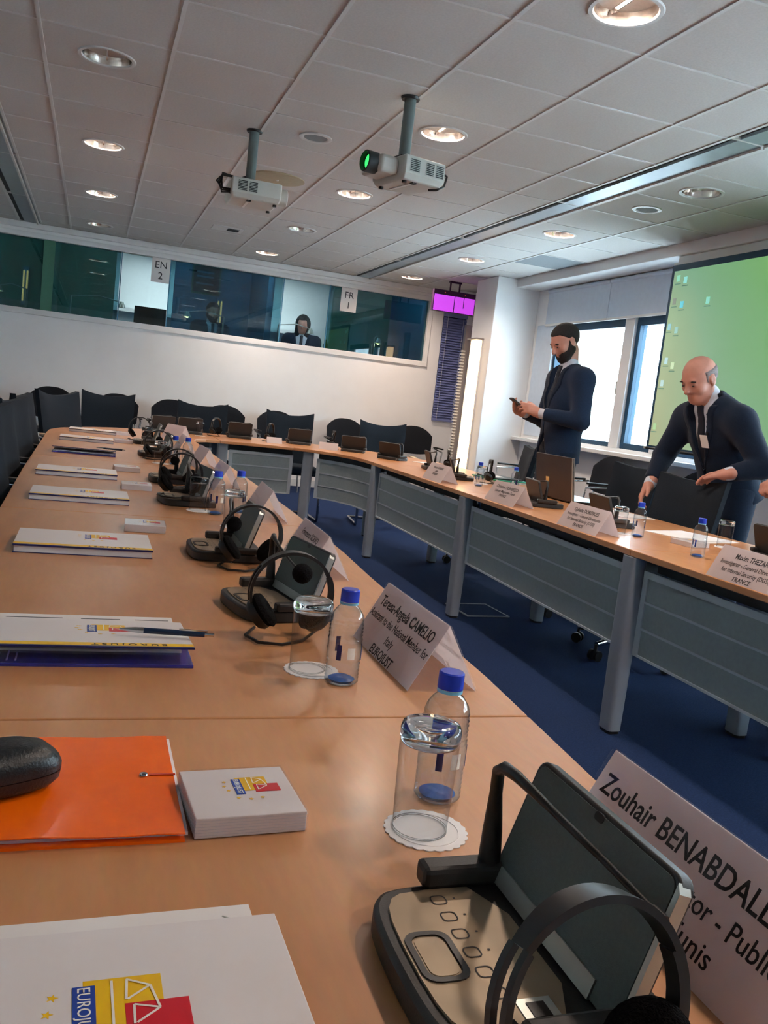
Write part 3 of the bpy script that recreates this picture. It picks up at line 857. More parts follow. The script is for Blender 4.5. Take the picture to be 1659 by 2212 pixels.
MB().box(-0.02, 0.0, 0.0, 0.02, 0.03, 0.06).build('neck', M_blackplastic, mo, 0)
MB().box(-0.09, -0.02, 0.0, 0.09, 0.1, 0.008).build('foot', M_blackplastic, mo, 0)
bt = thing('booth_bottle', 'small dark bottle beside the long haired person in the booth', 'bottle', (2.83, 11.25, BD))
MB().lathe([(0, 0), (0.03, 0), (0.032, 0.1), (0.014, 0.14), (0.012, 0.165), (0, 0.165)], 14).build('body', M_leather, bt, 40)
MB().lathe([(0.014, 0.165), (0.014, 0.18), (0, 0.18)], 10).build('cap', M_white, bt, 40)
# paper signs on the glazing
def booth_sign(l1, l2, x, z, label):
    t = thing('booth_sign', label, 'sign', (x, WALL_Y + 0.03, z))
    MB().box(-0.105, -0.001, -0.145, 0.105, 0.001, 0.145).build('paper', M_paper, t, 0)
    text(l1, 0.115, M_ink, t, basis((1, 0, 0), (0, 0, 1), (0, -0.0015, 0.02)))
    text(l2, 0.115, M_ink, t, basis((1, 0, 0), (0, 0, 1), (0, -0.0015, -0.105)))
booth_sign('EN', '2', 0.668, 2.41, 'white paper booth sign reading EN 2')
booth_sign('FR', '1', 2.98, 2.40, 'white paper booth sign reading FR 1')
# ================================================================== CONFERENCE TABLE
def seg_poly(o, pts, name, m=M_wood):
    """tabletop slab with a slim darker edge band below the veneer"""
    top = MB().prism(pts, T - 0.025, T).build(name, m, o, 0, bevel=0.003)
    return top
LEGP = rrect(-0.032, -0.042, 0.032, 0.042, 0.016, 3)
def leg(o, x, y, rz=0.0):
    b = MB()
    c_, s_ = math.cos(rz), math.sin(rz)
    P = [(x + c_ * p - s_ * q, y + s_ * p + c_ * q) for p, q in LEGP]
    P2 = [(x + 0.92 * (c_ * p - s_ * q), y + 0.92 * (s_ * p + c_ * q)) for p, q in LEGP]
    n = len(P)
    vs_ = [(a, b_, 0.012) for a, b_ in P2] + [(a, b_, 0.30) for a, b_ in P] + [(a, b_, T - 0.027) for a, b_ in P]
    fs = [tuple(reversed(range(n))), tuple(range(2 * n, 3 * n))]
    for k in range(2):
        fs += [(k * n + i, k * n + (i + 1) % n, (k + 1) * n + (i + 1) % n, (k + 1) * n + i) for i in range(n)]
    b.add(vs_, fs)
    l = b.build('leg', M_legmetal, o, 40)
    MB().prism([(x + 0.9 * (p - x), y + 0.9 * (q - y)) for p, q in P2], 0.0, 0.012).build('foot', M_blackplastic, l, 0)
def strip(path, z0, z1, th, side=1):
    """vertical curved plate following a plan path, th thick"""
    b = MB()
    n = len(path)
    off = []
    for i in range(n):
        a = Vector(path[max(i - 1, 0)]); c = Vector(path[min(i + 1, n - 1)])
        d = (c - a).normalized()
        off.append((path[i][0] - d.y * th * side, path[i][1] + d.x * th * side))
    vs_ = [(x, y, z0) for x, y in path] + [(x, y, z1) for x, y in path] + [(x, y, z0) for x, y in off] + [(x, y, z1) for x, y in off]
    fs = []
    for i in range(n - 1):
        fs += [(i, i + 1, n + i + 1, n + i), (2 * n + i, 3 * n + i, 3 * n + i + 1, 2 * n + i + 1), (i, 2 * n + i, 2 * n + i + 1, i + 1), (n + i, n + i + 1, 3 * n + i + 1, 3 * n + i)]
    fs += [(0, n, 3 * n, 2 * n), (n - 1, 3 * n - 1, 4 * n - 1, 2 * n - 1)]
    b.add(vs_, fs)
    return b
def modesty(o, path, side=1):
    p = strip(path, 0.325, 0.648, 0.008, side).build('modesty_panel', M_panel, o, 30)
    def inset(path_, d):
        return [(x, y) for x, y in path_]
    for z0, z1 in ((0.625, 0.650), (0.530, 0.538), (0.428, 0.436), (0.323, 0.332)):
        strip(path, z0, z1, 0.012, -side * 0.5).build('panel_rail', M_panelrail, p, 30)
    for q in (path[0], path[-1]):
        i = 0 if q == path[0] else len(path) - 1
        a, c = Vector(path[max(i - 1, 0)]), Vector(path[min(i + 1, len(path) - 1)])
        d = (c - a).normalized() * (1 if i == 0 else -1)
        e2 = (q[0] + d.x * 0.028, q[1] + d.y * 0.028)
        strip([q, e2] if i == 0 else [e2, q], 0.332, 0.625, 0.012, -side * 0.5).build('panel_rail', M_panelrail, p, 30)
    return p
def beam(o, path, side=1):
    strip(path, T - 0.075, T - 0.027, 0.03, side).build('under_frame', M_dark, o, 0)
G = 0.0015
def lerp_edge(pts, y):
    for (x0, y0), (x1, y1) in zip(pts[:-1], pts[1:]):
        if y0 <= y <= y1:
            return x0 + (x1 - x0) * (y - y0) / (y1 - y0)
inner_e = [(0.58, -1.0), (0.60, 0.4), (0.632, 0.89), (0.666, 1.3), (0.701, 2.07), (0.722, 2.41), (0.742, 3.1), (0.752, 4.0), (0.756, 6.6)]
outer_e = [(-0.20, -1.0), (-0.235, 2.8), (-0.25, 3.9), (-0.265, 6.6)]
near_mod = [(-0.6, 1.115, 'beech table section nearest the viewer holding the orange folder'),
            (1.115, 2.83, 'beech table section holding the open blue and white folder with a pen'),
            (2.83, 4.55, 'middle beech table section of the left hand table side'),
            (4.55, 6.27, 'beech table section of left hand side closest to the booths')]
for y0, y1, lab in near_mod:
    o = thing('conference_table', lab, 'table', (0, 0, 0), 0, 'modules of the ring shaped conference table')
    ys = [y0 + G] + [y for y in (0.4, 0.89, 1.3, 2.07, 2.41, 3.1, 4.0) if y0 < y < y1] + [y1 - G]
    pts = [(lerp_edge(inner_e, y), y) for y in ys] + [(lerp_edge(outer_e, y), y) for y in reversed(ys)]
    seg_poly(o, pts, 'tabletop')
    yl = y1 - 0.03
    leg(o, lerp_edge(inner_e, yl) - 0.07, yl - 0.03)
    leg(o, lerp_edge(outer_e, yl) + 0.2, yl - 0.03)
    pth = [(lerp_edge(inner_e, y) - 0.06, y) for y in np.linspace(y0 + 0.02, y1 - 0.12, 5)]
    modesty(o, [tuple(map(float, q)) for q in pth], 1)
# rounded left-back corner section
o = thing('conference_table', 'rounded beech table corner under the folders nearest the booth wall', 'table', (0, 0, 0), 0, 'modules of the ring shaped conference table')
pts = [(0.756, 6.27 + G), (0.757, 6.75), (0.79, 6.92), (0.88, 7.03), (1.0 - G, 7.07), (1.0 - G, 7.93), (0.80, 7.87), (0.58, 7.73), (0.39, 7.60), (0.20, 7.43), (0.03, 7.24), (-0.14, 6.96), (-0.22, 6.72), (-0.258, 6.5), (-0.262, 6.27 + G)]
seg_poly(o, pts, 'tabletop')
modesty(o, [(0.70, 6.32), (0.705, 6.8), (0.75, 7.0), (0.86, 7.10), (0.94, 7.13)], 1)
leg(o, 0.2, 7.0)
# end section
o = thing('conference_table', 'beech table end section facing the viewer below the booths', 'table', (0, 0, 0), 0, 'modules of the ring shaped conference table')
seg_poly(o, [(1.0 + G, 7.07), (1.3, 7.09), (1.6 - G, 7.07), (1.6 - G, 7.93), (1.3, 7.94), (1.0 + G, 7.93)], 'tabletop', M_wood_x)
leg(o, 1.03, 7.13, math.pi / 2)
modesty(o, [(1.09, 7.14), (1.35, 7.15), (1.62, 7.14)], 1)
beam(o, [(1.09, 7.19), (1.35, 7.2), (1.62, 7.19)])
leg(o, 1.03, 7.6, math.pi / 2)
# curved right corner section
o = thing('conference_table', 'curved beech table corner where end and right hand side meet', 'table', (0, 0, 0), 0, 'modules of the ring shaped conference table')
inn = [(1.6 + G, 7.07), (1.75, 6.98), (1.90, 6.82), (1.99, 6.62), (2.02, 6.4), (2.02, 6.2 + G)]
out = [(2.87, 6.2 + G), (2.87, 6.6), (2.80, 7.0), (2.62, 7.38), (2.36, 7.66), (2.02, 7.84), (1.6 + G, 7.93)]
seg_poly(o, inn + out, 'tabletop', M_wood_x)
leg(o, 1.73, 7.06, math.radians(60))
leg(o, 2.35, 7.2, math.radians(45))
modesty(o, [(1.80, 7.02), (1.93, 6.88), (2.03, 6.66), (2.06, 6.45), (2.07, 6.28)], 1)
beam(o, [(1.82, 7.06), (1.97, 6.90), (2.07, 6.68), (2.10, 6.45), (2.11, 6.28)])
far_lab = ['right hand beech table section at the picture edge with three grey panel bands', 'right hand beech table section in front of the standing men', 'right hand beech table section below the open laptop']
for (y0, y1), lab in zip(((1.05, 2.8), (2.8, 4.5), (4.5, 6.2)), far_lab):
    o = thing('conference_table', lab, 'table', (0, 0, 0), 0, 'modules of the ring shaped conference table')
    xe = lambda y: 1.965 + 0.055 * min(max((y - 2.6) / 2.2, 0), 1)
    seg_poly(o, [(xe(y0), y0 + G), (2.87, y0 + G), (2.87, y1 - G), (xe(y1), y1 - G), (xe(y0 * .5 + y1 * .5), (y0 + y1) / 2)], 'tabletop')
    leg(o, xe(y1) + 0.025, y1, 0.0)
    leg(o, 2.55, y1 - 0.06, 0.0)
    modesty(o, [(xe(y1) + 0.045, y1 - 0.05), (xe(y0) + 0.045, y0 + 0.05)], 1)
    beam(o, [(xe(y1) + 0.09, y1 - 0.06), (xe(y0) + 0.09, y0 + 0.06)])
# floor outlet lid
fb = thing('floor_outlet_box', 'flat square outlet lid set in the blue carpet by a table leg', 'floor box', (2.27, 4.66, 0), 0.06)
MB().box(-0.13, -0.14, 0, 0.13, 0.14, 0.004).build('lid', M_carpet, fb, 0)
MB().box(-0.14, -0.15, 0, -0.13, 0.15, 0.006).box(0.13, -0.15, 0, 0.14, 0.15, 0.006).box(-0.13, -0.15, 0, 0.13, -0.14, 0.006).box(-0.13, 0.14, 0, 0.13, 0.15, 0.006).build('rim', M_legmetal, fb, 0)

# ================================================================== CHAIRS (local: facing +X, origin on the floor below the seat)
def back_mesh(w, z0, z1, th, tilt, ears, n=11, m=9, round_top=False, x0=-0.2, curve=0.03):
    """upholstered back: curved in plan, leaning back, ears = how far the upper corners rise (or fall if rounded)"""
    b = MB()
    def pt(i, j, s):
        u = -1 + 2 * i / (n - 1)
        v = j / (m - 1)
        h = z1 - z0
        if round_top:
            ze = z0 + h * (1 - 0.32 * abs(u) ** 2.6)
            zb = z0 + h * 0.10 * abs(u) ** 3
            z = zb + (ze - zb) * v
            ww = w * (1 - 0.05 * (1 - v))
            y = u * ww / 2
        else:
            z = z0 + (h + ears * abs(u) ** 2.2) * v
            y = u * w / 2 * (0.93 + 0.07 * v)
        edge = max(abs(u) ** 6, (2 * v - 1) ** 8)
        t = th * (1 - 0.55 * edge)
        x = x0 - (z - z0) * math.tan(tilt) + curve * u * u
        return (x + s * t / 2, y, z)
    vs_ = [pt(i, j, 1) for j in range(m) for i in range(n)] + [pt(i, j, -1) for j in range(m) for i in range(n)]
    K = n * m
    fs = []
    for j in range(m - 1):
        for i in range(n - 1):
            a = j * n + i
            fs.append((a, a + 1, a + n + 1, a + n))
            fs.append((K + a, K + a + n, K + a + n + 1, K + a + 1))
    for i in range(n - 1):
        fs.append((i, K + i, K + i + 1, i + 1))
        a = (m - 1) * n + i
        fs.append((a, a + 1, K + a + 1, K + a))
    for j in range(m - 1):
        a = j * n
        fs.append((a, a + n, K + a + n, K + a))
        a = j * n + n - 1
        fs.append((a, K + a, K + a + n, a + n))
    b.add(vs_, fs)
    return b
def make_conference_chair(base):
    t = thing('conference_chair', 'x', 'chair')
    MB().prism(rrect(-0.23, -0.235, 0.24, 0.235, 0.06), 0.42, 0.50).build('seat', M_fabric, t, 40, bevel=0.025, seg=3)
    back_mesh(0.46, 0.50, 0.945, 0.075, math.radians(11), 0.04 if base == 'sled' else 0.022).build('backrest', M_fabric, t, 50)
    MB().box(-0.30, -0.05, 0.40, -0.16, 0.05, 0.43).box(-0.305, -0.04, 0.42, -0.265, 0.04, 0.70).build('back_bracket', M_blackplastic, t, 0, bevel=0.005)
    for s in (-1, 1):
        a = MB().tube([(0.10, s * 0.24, 0.46), (0.13, s * 0.285, 0.52), (0.13, s * 0.29, 0.62), (0.08, s * 0.29, 0.655), (-0.16, s * 0.285, 0.655), (-0.225, s * 0.265, 0.64), (-0.245, s * 0.235, 0.60)], 0.011, 8).build('armrest', M_chrome, t, 60)
        MB().prism(rrect(-0.16, s * 0.29 - 0.024, 0.10, s * 0.29 + 0.024, 0.02), 0.664, 0.684).build('arm_pad', M_blackplastic if base != 'sled' else M_armwood, a, 40, bevel=0.006)
    if base == 'star':
        MB().lathe([(0, 0.09), (0.028, 0.09), (0.028, 0.25), (0.02, 0.26), (0.02, 0.42), (0, 0.42)], 14).build('gas_column', M_blackplastic, t, 40)
        for k in range(5):
            a = math.radians(72 * k + 10)
            d = Vector((math.cos(a), math.sin(a), 0))
            l = MB().tube([d * 0.02 + Vector((0, 0, 0.115)), d * 0.15 + Vector((0, 0, 0.105)), d * 0.30 + Vector((0, 0, 0.085))], [0.026, 0.022, 0.015], 8).build('star_leg', M_chrome, t, 50)
            c = d * 0.30
            q = Vector((-d.y, d.x, 0))
            w = MB()
            for s in (-1, 1):
                w.tube([c + q * (0.012 * s) + Vector((0, 0, 0.028)), c + q * (0.026 * s) + Vector((0, 0, 0.028))], 0.028, 12)
            w.tube([c + Vector((0, 0, 0.03)), c + Vector((0, 0, 0.085))], 0.008, 6)
            w.build('caster', M_blackplastic, l, 40)
    else:
        for s in (-1, 1):
            MB().tube([(0.22, s * 0.235, 0.43), (0.24, s * 0.24, 0.40), (0.26, s * 0.245, 0.05), (0.24, s * 0.245, 0.014), (-0.28, s * 0.245, 0.014)], 0.0125, 8).build('sled_leg', M_chrome, t, 60)
        MB().tube([(-0.28, -0.245, 0.014), (-0.28, 0.245, 0.014)], 0.0125, 8).build('cross_tube', M_chrome, t, 60)
    return t
def make_wall_chair():
    t = thing('stacking_chair', 'x', 'chair')
    MB().prism(rrect(-0.21, -0.23, 0.22, 0.23, 0.07), 0.43, 0.48).build('seat', M_fabric2, t, 40, bevel=0.018, seg=3)
    back_mesh(0.48, 0.57, 0.925, 0.04, math.radians(9), 0, 15, 9, True, -0.215, 0.045).build('backrest', M_fabric2, t, 50)
    for s in (-1, 1):
        MB().tube([(0.19, s * 0.215, 0.44), (0.22, s * 0.235, 0.0)], 0.011, 8).build('leg', M_chrome, t, 60)
        MB().tube([(-0.17, s * 0.215, 0.44), (-0.23, s * 0.235, 0.0)], 0.011, 8).build('leg', M_chrome, t, 60)
        MB().tube([(-0.18, s * 0.215, 0.44), (-0.225, s * 0.21, 0.60), (-0.25, s * 0.18, 0.78)], 0.010, 8).build('back_post', M_chrome, t, 60)
        a = MB().tube([(0.17, s * 0.235, 0.45), (0.16, s * 0.265, 0.64), (-0.19, s * 0.265, 0.665)], 0.010, 8).build('armrest', M_chrome, t, 60)
        MB().prism(rrect(-0.15, s * 0.265 - 0.02, 0.16, s * 0.265 + 0.02, 0.018), 0.672, 0.69).build('arm_pad', M_blackplastic, a, 40, bevel=0.005)
    return t
star, sled, wallc = make_conference_chair('star'), make_conference_chair('sled'), make_wall_chair()
GRP_L = 'conference chairs around the table'
PI = math.pi
left = [(-0.10, 2.42, 'dark conference chair at the left picture edge nearest the viewer'),
        (-0.12, 3.28, 'dark conference chair on left side, second from the viewer'),
        (-0.13, 4.14, 'dark conference chair on left side, third from the viewer'),
        (-0.14, 5.00, 'dark conference chair on left side, fourth from the viewer'),
        (-0.15, 5.86, 'dark conference chair on left side, last before the rounded corner')]
first = True
for x, y, lab in left:
    place(star, first, (x, y, 0), -0.15 + random.uniform(-0.06, 0.06), lab, GRP_L)
    first = False
ends = [(-0.02, 6.72, -0.62, 'dark square backed chair turned at the rounded table corner'),
        (0.16, 8.02, -1.52, 'dark square backed chair behind the farthest folders'),
        (0.98, 8.05, -1.6, 'dark chair at the end section between two rounded wall chairs'),
        (1.81, 8.05, -1.60, 'dark square backed chair at the middle of the table end'),
        (2.70, 7.98, -1.72, 'dark square backed chair behind the curved table corner')]
first = True
for x, y, rz, lab in ends:
    place(sled, first, (x, y, 0), rz, lab, GRP_L)
    first = False
far_ch = [(2.98, 6.12, PI - 0.3, 'dark conference chair left of the standing bearded man'),
          (2.97, 4.62, PI + 0.05, 'dark conference chair between the two standing men'),
          (2.77, 3.80, PI + 0.16, 'dark conference chair the bald man rests his hand on'),
          (2.82, 2.60, PI + 0.25, 'dark conference chair at the right picture edge')]
for x, y, rz, lab in far_ch:
    place(star, False, (x, y, 0), rz, lab, GRP_L)
walls = [(-0.42, -1.57), (0.28, -1.6), (0.91, -1.55), (1.52, -1.57), (2.15, -1.56), (3.02, -1.57), (3.94, -1.6)]
wtxt = ['stacking chair with rounded back against the back wall, leftmost of the row', 'stacking chair with rounded back, second from the left along back wall', 'stacking chair with rounded back, third from the left along back wall', 'stacking chair with rounded back, fourth from the left along back wall', 'stacking chair with rounded back, third from the right along back wall', 'stacking chair with rounded back, second from the right along back wall', 'stacking chair with rounded back at back wall nearest the slotted post']
first = True
for (x, rz), lab in zip(walls, wtxt):
    place(wallc, first, (x, 10.35, 0), rz, lab, 'stacking chairs along the walls')
    first = False
for x, y, rz, lab in ((4.25, 8.1, PI, 'stacking chair under the window sill just right of the column'), (4.28, 6.9, PI, 'stacking chair under the window behind the bearded man'), (4.25, 5.6, PI, 'stacking chair below the projection screen')):
    place(wallc, False, (x, y, 0), rz, lab, 'stacking chairs along the walls')
# ================================================================== THINGS ON THE TABLE
# ---- delegate consoles (local: +X points away from the delegate)
def make_console(ball):
    t = thing('delegate_console', 'x', 'console')
    base = [(-0.092, -0.045), (-0.084, -0.085), (-0.06, -0.102), (0.085, -0.105), (0.095, -0.09), (0.095, 0.09), (0.085, 0.105), (-0.06, 0.102), (-0.084, 0.085), (-0.092, 0.045)]
    for _ in range(2):
        base = [((1 - w) * a[0] + w * b_[0], (1 - w) * a[1] + w * b_[1]) for a, b_ in zip(base, base[1:] + base[:1]) for w in (0.25, 0.75)]
    MB().prism(base, 0.0, 0.024).build('base', M_console, t, 30, bevel=0.006)
    plate = [(-0.080, -0.04), (-0.073, -0.076), (-0.055, -0.088), (0.024, -0.088), (0.024, 0.088), (-0.055, 0.088), (-0.073, 0.076), (-0.080, 0.04)]
    plate = [((1 - w) * a[0] + w * b_[0], (1 - w) * a[1] + w * b_[1]) for a, b_ in zip(plate, plate[1:] + plate[:1]) for w in (0.25, 0.75)]
    pl = MB().prism(plate, 0.024, 0.0262).build('control_plate', M_tan, t, 0)
    ring_o, ring_i = rrect(-0.078, -0.030, -0.040, 0.030, 0.012, 4), rrect(-0.073, -0.025, -0.045, 0.025, 0.009, 4)
    n = len(ring_o)
    b = MB()
    vs_ = [(x, y, 0.0262) for x, y in ring_o] + [(x, y, 0.0262) for x, y in ring_i] + [(x, y, 0.0275) for x, y in ring_o] + [(x, y, 0.0275) for x, y in ring_i]
    fs = []
    for i in range(n):
        j = (i + 1) % n
        fs += [(2 * n + i, 2 * n + j, 3 * n + j, 3 * n + i), (i, j, 2 * n + j, 2 * n + i), (n + i, 3 * n + i, 3 * n + j, n + j)]
    b.add(vs_, fs)
    b.build('button_ring', M_blackplastic, pl, 0)
    MB().prism(rrect(-0.071, -0.023, -0.047, 0.023, 0.008, 4), 0.0262, 0.0268).build('talk_button', M_tan, pl, 0)
    for k in range(6):
        yy = 0.072 - k * 0.0235
        o = []
        b = MB()
        for dx in (0.0, ):
            a, c = rrect(-0.036, yy - 0.0075, -0.022, yy + 0.0055, 0.004, 3), rrect(-0.0350, yy - 0.0065, -0.0230, yy + 0.0045, 0.0035, 3)
            n = len(a)
            b.add([(x, y, 0.0266) for x, y in a] + [(x, y, 0.0266) for x, y in c], [(i, (i + 1) % n, n + (i + 1) % n, n + i) for i in range(n)])
            b.add([(-0.0155, yy - 0.001, 0.0266), (-0.0135, yy - 0.001, 0.0266), (-0.0135, yy + 0.001, 0.0266), (-0.0155, yy + 0.001, 0.0266)], [(0, 1, 2, 3)])
        b.build('key', M_ink, pl, 0)
    b = MB().box(-0.022, -0.080, 0.0262, 0.006, -0.056, 0.027)
    lc = b.build('display_frame', M_silver, pl, 0)
    MB().box(-0.015, -0.076, 0.027, -0.001, -0.061, 0.0276).build('display', M_blackplastic, lc, 0)
    MB().box(-0.036, 0.088, 0.024, 0.07, 0.112, 0.044).build('card_slot', M_console, t, 0, bevel=0.005)
    MB().box(-0.036, -0.112, 0.024, 0.07, -0.088, 0.040).build('channel_selector', M_console, t, 0, bevel=0.005)
    # upright loudspeaker panel leaning away from the delegate
    h0, h1 = Vector((0.034, 0, 0.026)), Vector((0.070, 0, 0.138))
    d = (h1 - h0).normalized()
    nrm = Vector((-d.z, 0, d.x))
    Mp = Matrix(((0, d.x, nrm.x, h0.x), (1, 0, 0, 0), (0, d.z, nrm.z, h0.z), (0, 0, 0, 1)))
    L_ = (h1 - h0).length
    pn = MB().prism(rrect(-0.102, 0.0, 0.102, L_, 0.012, 4), -0.013, 0.0, Mp).build('speaker_panel', M_console, t, 30, bevel=0.002)
    MB().prism(rrect(-0.097, 0.002, 0.097, L_ - 0.004, 0.009, 4), 0.0, 0.0012, Mp).build('speaker_cloth', M_conspanel, pn, 0)
    MB().prism([(-0.1035, 0.004), (-0.1035, L_ - 0.01), (-0.0985, L_ - 0.004), (-0.0985, 0.004)], -0.009, 0.0016, Mp).build('edge_trim', M_silver, pn, 0)
    MB().prism([(-0.066, 0.001), (0.088, 0.001), (0.088, 0.017), (-0.066, 0.017)], 0.0012, 0.0032, Mp).build('lower_trim', M_silver, pn, 0)
    MB().prism(rrect(-0.006, L_ - 0.010, 0.006, L_ - 0.003, 0.003, 3), 0.0, 0.002, Mp).build('sensor', M_blackplastic, pn, 0)
    # gooseneck microphone rising at the left and bent across the panel
    path = [(0.030, 0.100, 0.03), (0.030, 0.102, 0.07), (0.029, 0.103, 0.105), (0.026, 0.098, 0.128), (0.024, 0.084, 0.137), (0.027, 0.066, 0.137), (0.034, 0.02, 0.131), (0.043, -0.05, 0.123), (0.048, -0.10, 0.117)] if not ball else [(0.030, 0.100, 0.03), (0.030, 0.102, 0.07), (0.029, 0.103, 0.105), (0.026, 0.098, 0.128), (0.022, 0.084, 0.137), (0.018, 0.066, 0.133), (0.012, 0.02, 0.124), (0.006, -0.05, 0.112), (0.002, -0.10, 0.105)]
    g = MB().tube(path, [0.011, 0.009, 0.006, 0.0058, 0.0056, 0.005, 0.0032, 0.0028, 0.0028], 10).build('gooseneck', M_blackplastic, t, 60)
    if ball:
        MB().sphere((0.001, -0.125, 0.103), 0.019, 16, 10, (1, 1.15, 1)).build('foam_windscreen', M_foam, g, 60)
    else:
        MB().tube([(0.048, -0.10, 0.117), (0.049, -0.112, 0.116)], 0.0045, 8).build('capsule', M_blackplastic, g, 60)
    return t
cons_b, cons_n = make_console(True), make_console(False)
GC = 'delegate microphone consoles on the table'
place(cons_n, True, (0.336, 0.560, T), 0.0, 'dark delegate console nearest the viewer with grey upright panel', GC)
near_c = [(0.375, 1.70, 0.18, 'delegate console on left table side, second from the viewer'), (0.352, 2.255, 0.0, 'delegate console on left table side, third from the viewer'), (0.345, 3.20, 0.12, 'delegate console on left table side, fourth from the viewer'),
          (0.348, 3.86, 0.0, 'delegate console on left table side, fifth from the viewer'), (0.36, 5.05, 0.05, 'delegate console on left table side, sixth from the viewer'), (0.37, 5.95, 0.0, 'delegate console on left table side, seventh from the viewer')]
first = True
for x, y, rz, lab in near_c:
    place(cons_b, first, (x, y, T), rz, lab, GC)
    first = False
far_c = [(0.55, 7.45, -1.2, 'delegate console seen from behind at rounded left corner'), (0.80, 7.62, -1.45, 'delegate console behind the upturned glass at table end'), (1.24, 7.68, -1.57, 'delegate console seen from behind, left one at the end section'), (1.76, 7.62, -1.62, 'delegate console seen from behind, middle of the table end'),
         (2.17, 7.26, -1.95, 'delegate console on curved corner beside a blank white card'), (2.35, 6.72, -2.5, 'delegate console on curved corner with mic arched to the right'), (2.43, 5.98, 2.95, 'delegate console left of the farthest folded name card'), (2.36, 5.36, 2.8, 'delegate console directly behind the farthest folded name card'),
         (2.30, 4.10, 3.0, 'delegate console in front of the laptop'), (2.33, 3.50, 3.05, 'delegate console behind the third folded name card'), (2.62, 2.72, 3.2, 'delegate console at the right picture edge by the last bottle')]
for x, y, rz, lab in far_c:
    place(cons_n, False, (x, y, T), rz, lab, GC)

# ---- headsets (hoop stands upright, local Y along the hoop axis)
def make_headset(R=0.074):
    t = thing('headset', 'x', 'headset')
    cz = R + 0.008
    def arc(a0, a1, n, y=0.0, r=R):
        return [(r * math.cos(math.radians(a0 + (a1 - a0) * k / n)), y, cz + r * math.sin(math.radians(a0 + (a1 - a0) * k / n))) for k in range(n + 1)]
    def band(pts, w, th):
        b = MB()
        m = len(pts)
        vs_ = []
        for i, p in enumerate(pts):
            rad = Vector((p[0], 0, p[2] - cz)).normalized()
            ww = w[i] if isinstance(w, list) else w
            for sx, sy in ((-1, -1), (1, -1), (1, 1), (-1, 1)):
                q = Vector(p) + rad * (th * sx / 2)
                vs_.append((q.x, p[1] + sy * ww / 2, q.z))
        fs = [(0, 3, 2, 1), tuple(4 * (m - 1) + k for k in range(4))]
        for i in range(m - 1):
            for k in range(4):
                fs.append((4 * i + k, 4 * i + (k + 1) % 4, 4 * i + 4 + (k + 1) % 4, 4 * i + 4 + k))
        b.add(vs_, fs)
        return b
    band(arc(25, 140, 18), [0.016 + 0.008 * math.sin(math.pi * k / 18) for k in range(19)], 0.0055).build('headband', M_blackplastic, t, 40)
    for s in (-1, 1):
        band(arc(140, 205, 10, s * 0.008), 0.006, 0.005).build('strap', M_blackplastic, t, 40)
    band(arc(-25, 25, 8), 0.013, 0.009).build('slider', M_blackplastic, t, 40)
    for ang, sx in ((-38, 1), (215, -1)):
        p = Vector((R * 0.9 * math.cos(math.radians(ang)), 0, cz + R * 0.9 * math.sin(math.radians(ang))))
        ax = Vector((-sx * 0.75, -0.2, 0.6)).normalized()
        Mx = Matrix.Translation((p.x, p.y, max(p.z, 0.034))) @ ax.to_track_quat('Z', 'Y').to_matrix().to_4x4()
        cup = MB().lathe([(0, -0.012), (0.024, -0.012), (0.03, -0.004), (0.03, 0.004), (0, 0.006)], 20, (0, 0, 0), Mx).build('ear_cup', M_blackplastic, t, 50)
        MB().lathe([(0, 0.004), (0.028, 0.004), (0.034, 0.011), (0.030, 0.019), (0.012, 0.021), (0, 0.016)], 20, (0, 0, 0), Mx).build('ear_cushion', M_foam, cup, 60)
    MB().tube([(R * 0.75, 0.01, 0.012), (R * 0.3, -0.03, 0.004), (-0.02, -0.055, 0.004), (-0.06, -0.045, 0.004), (-0.075, 0.0, 0.004), (-0.05, 0.05, 0.004)], 0.0028, 6).build('cable', M_blackplastic, t, 60)
    return t
hs = make_headset()
GH = 'black headsets beside the consoles'
hset = [(0.362, 1.50, T, 0.0, 'black hoop headset leaning by the second console'), (0.393, 2.10, T, 0.05, 'black hoop headset standing at the third console'), (0.318, 3.15, T + 0.0265, 0.0, 'black hoop headset before the small bottle pair'),
        (0.362, 3.70, T, -0.05, 'black hoop headset at the fifth console on left table side'), (0.36, 4.87, T, 0.1, 'black hoop headset at the sixth console on left table side'), (0.33, 6.25, T, 0.2, 'black headset in front of the silvery upturned glass'),
        (1.03, 7.62, T, 0.9, 'black headset left of the end section console'), (1.50, 7.60, T, 1.0, 'black headset between the two end section consoles'), (2.02, 7.40, T, 1.2, 'black headset beside the console at the curved corner start'), (2.52, 5.25, T, 1.0, 'black headset with looped band near the slotted post'), (2.58, 6.12, T, 1.2, 'black headset behind the console left of the farthest name card'),
        (2.74, 2.93, T, 0.9, 'black headset lying at the right picture edge')]
hn = make_headset(0.070)
place(hn, True, (0.325, 0.41, T), 0.10, 'black headset with wide headband in front, nearest the viewer', GH)
hn.rotation_euler = (-0.22, 0, 0.10)
first = True
for x, y, z, rz, lab in hset:
    place(hs, first, (x, y, z), rz, lab, GH)
    first = False

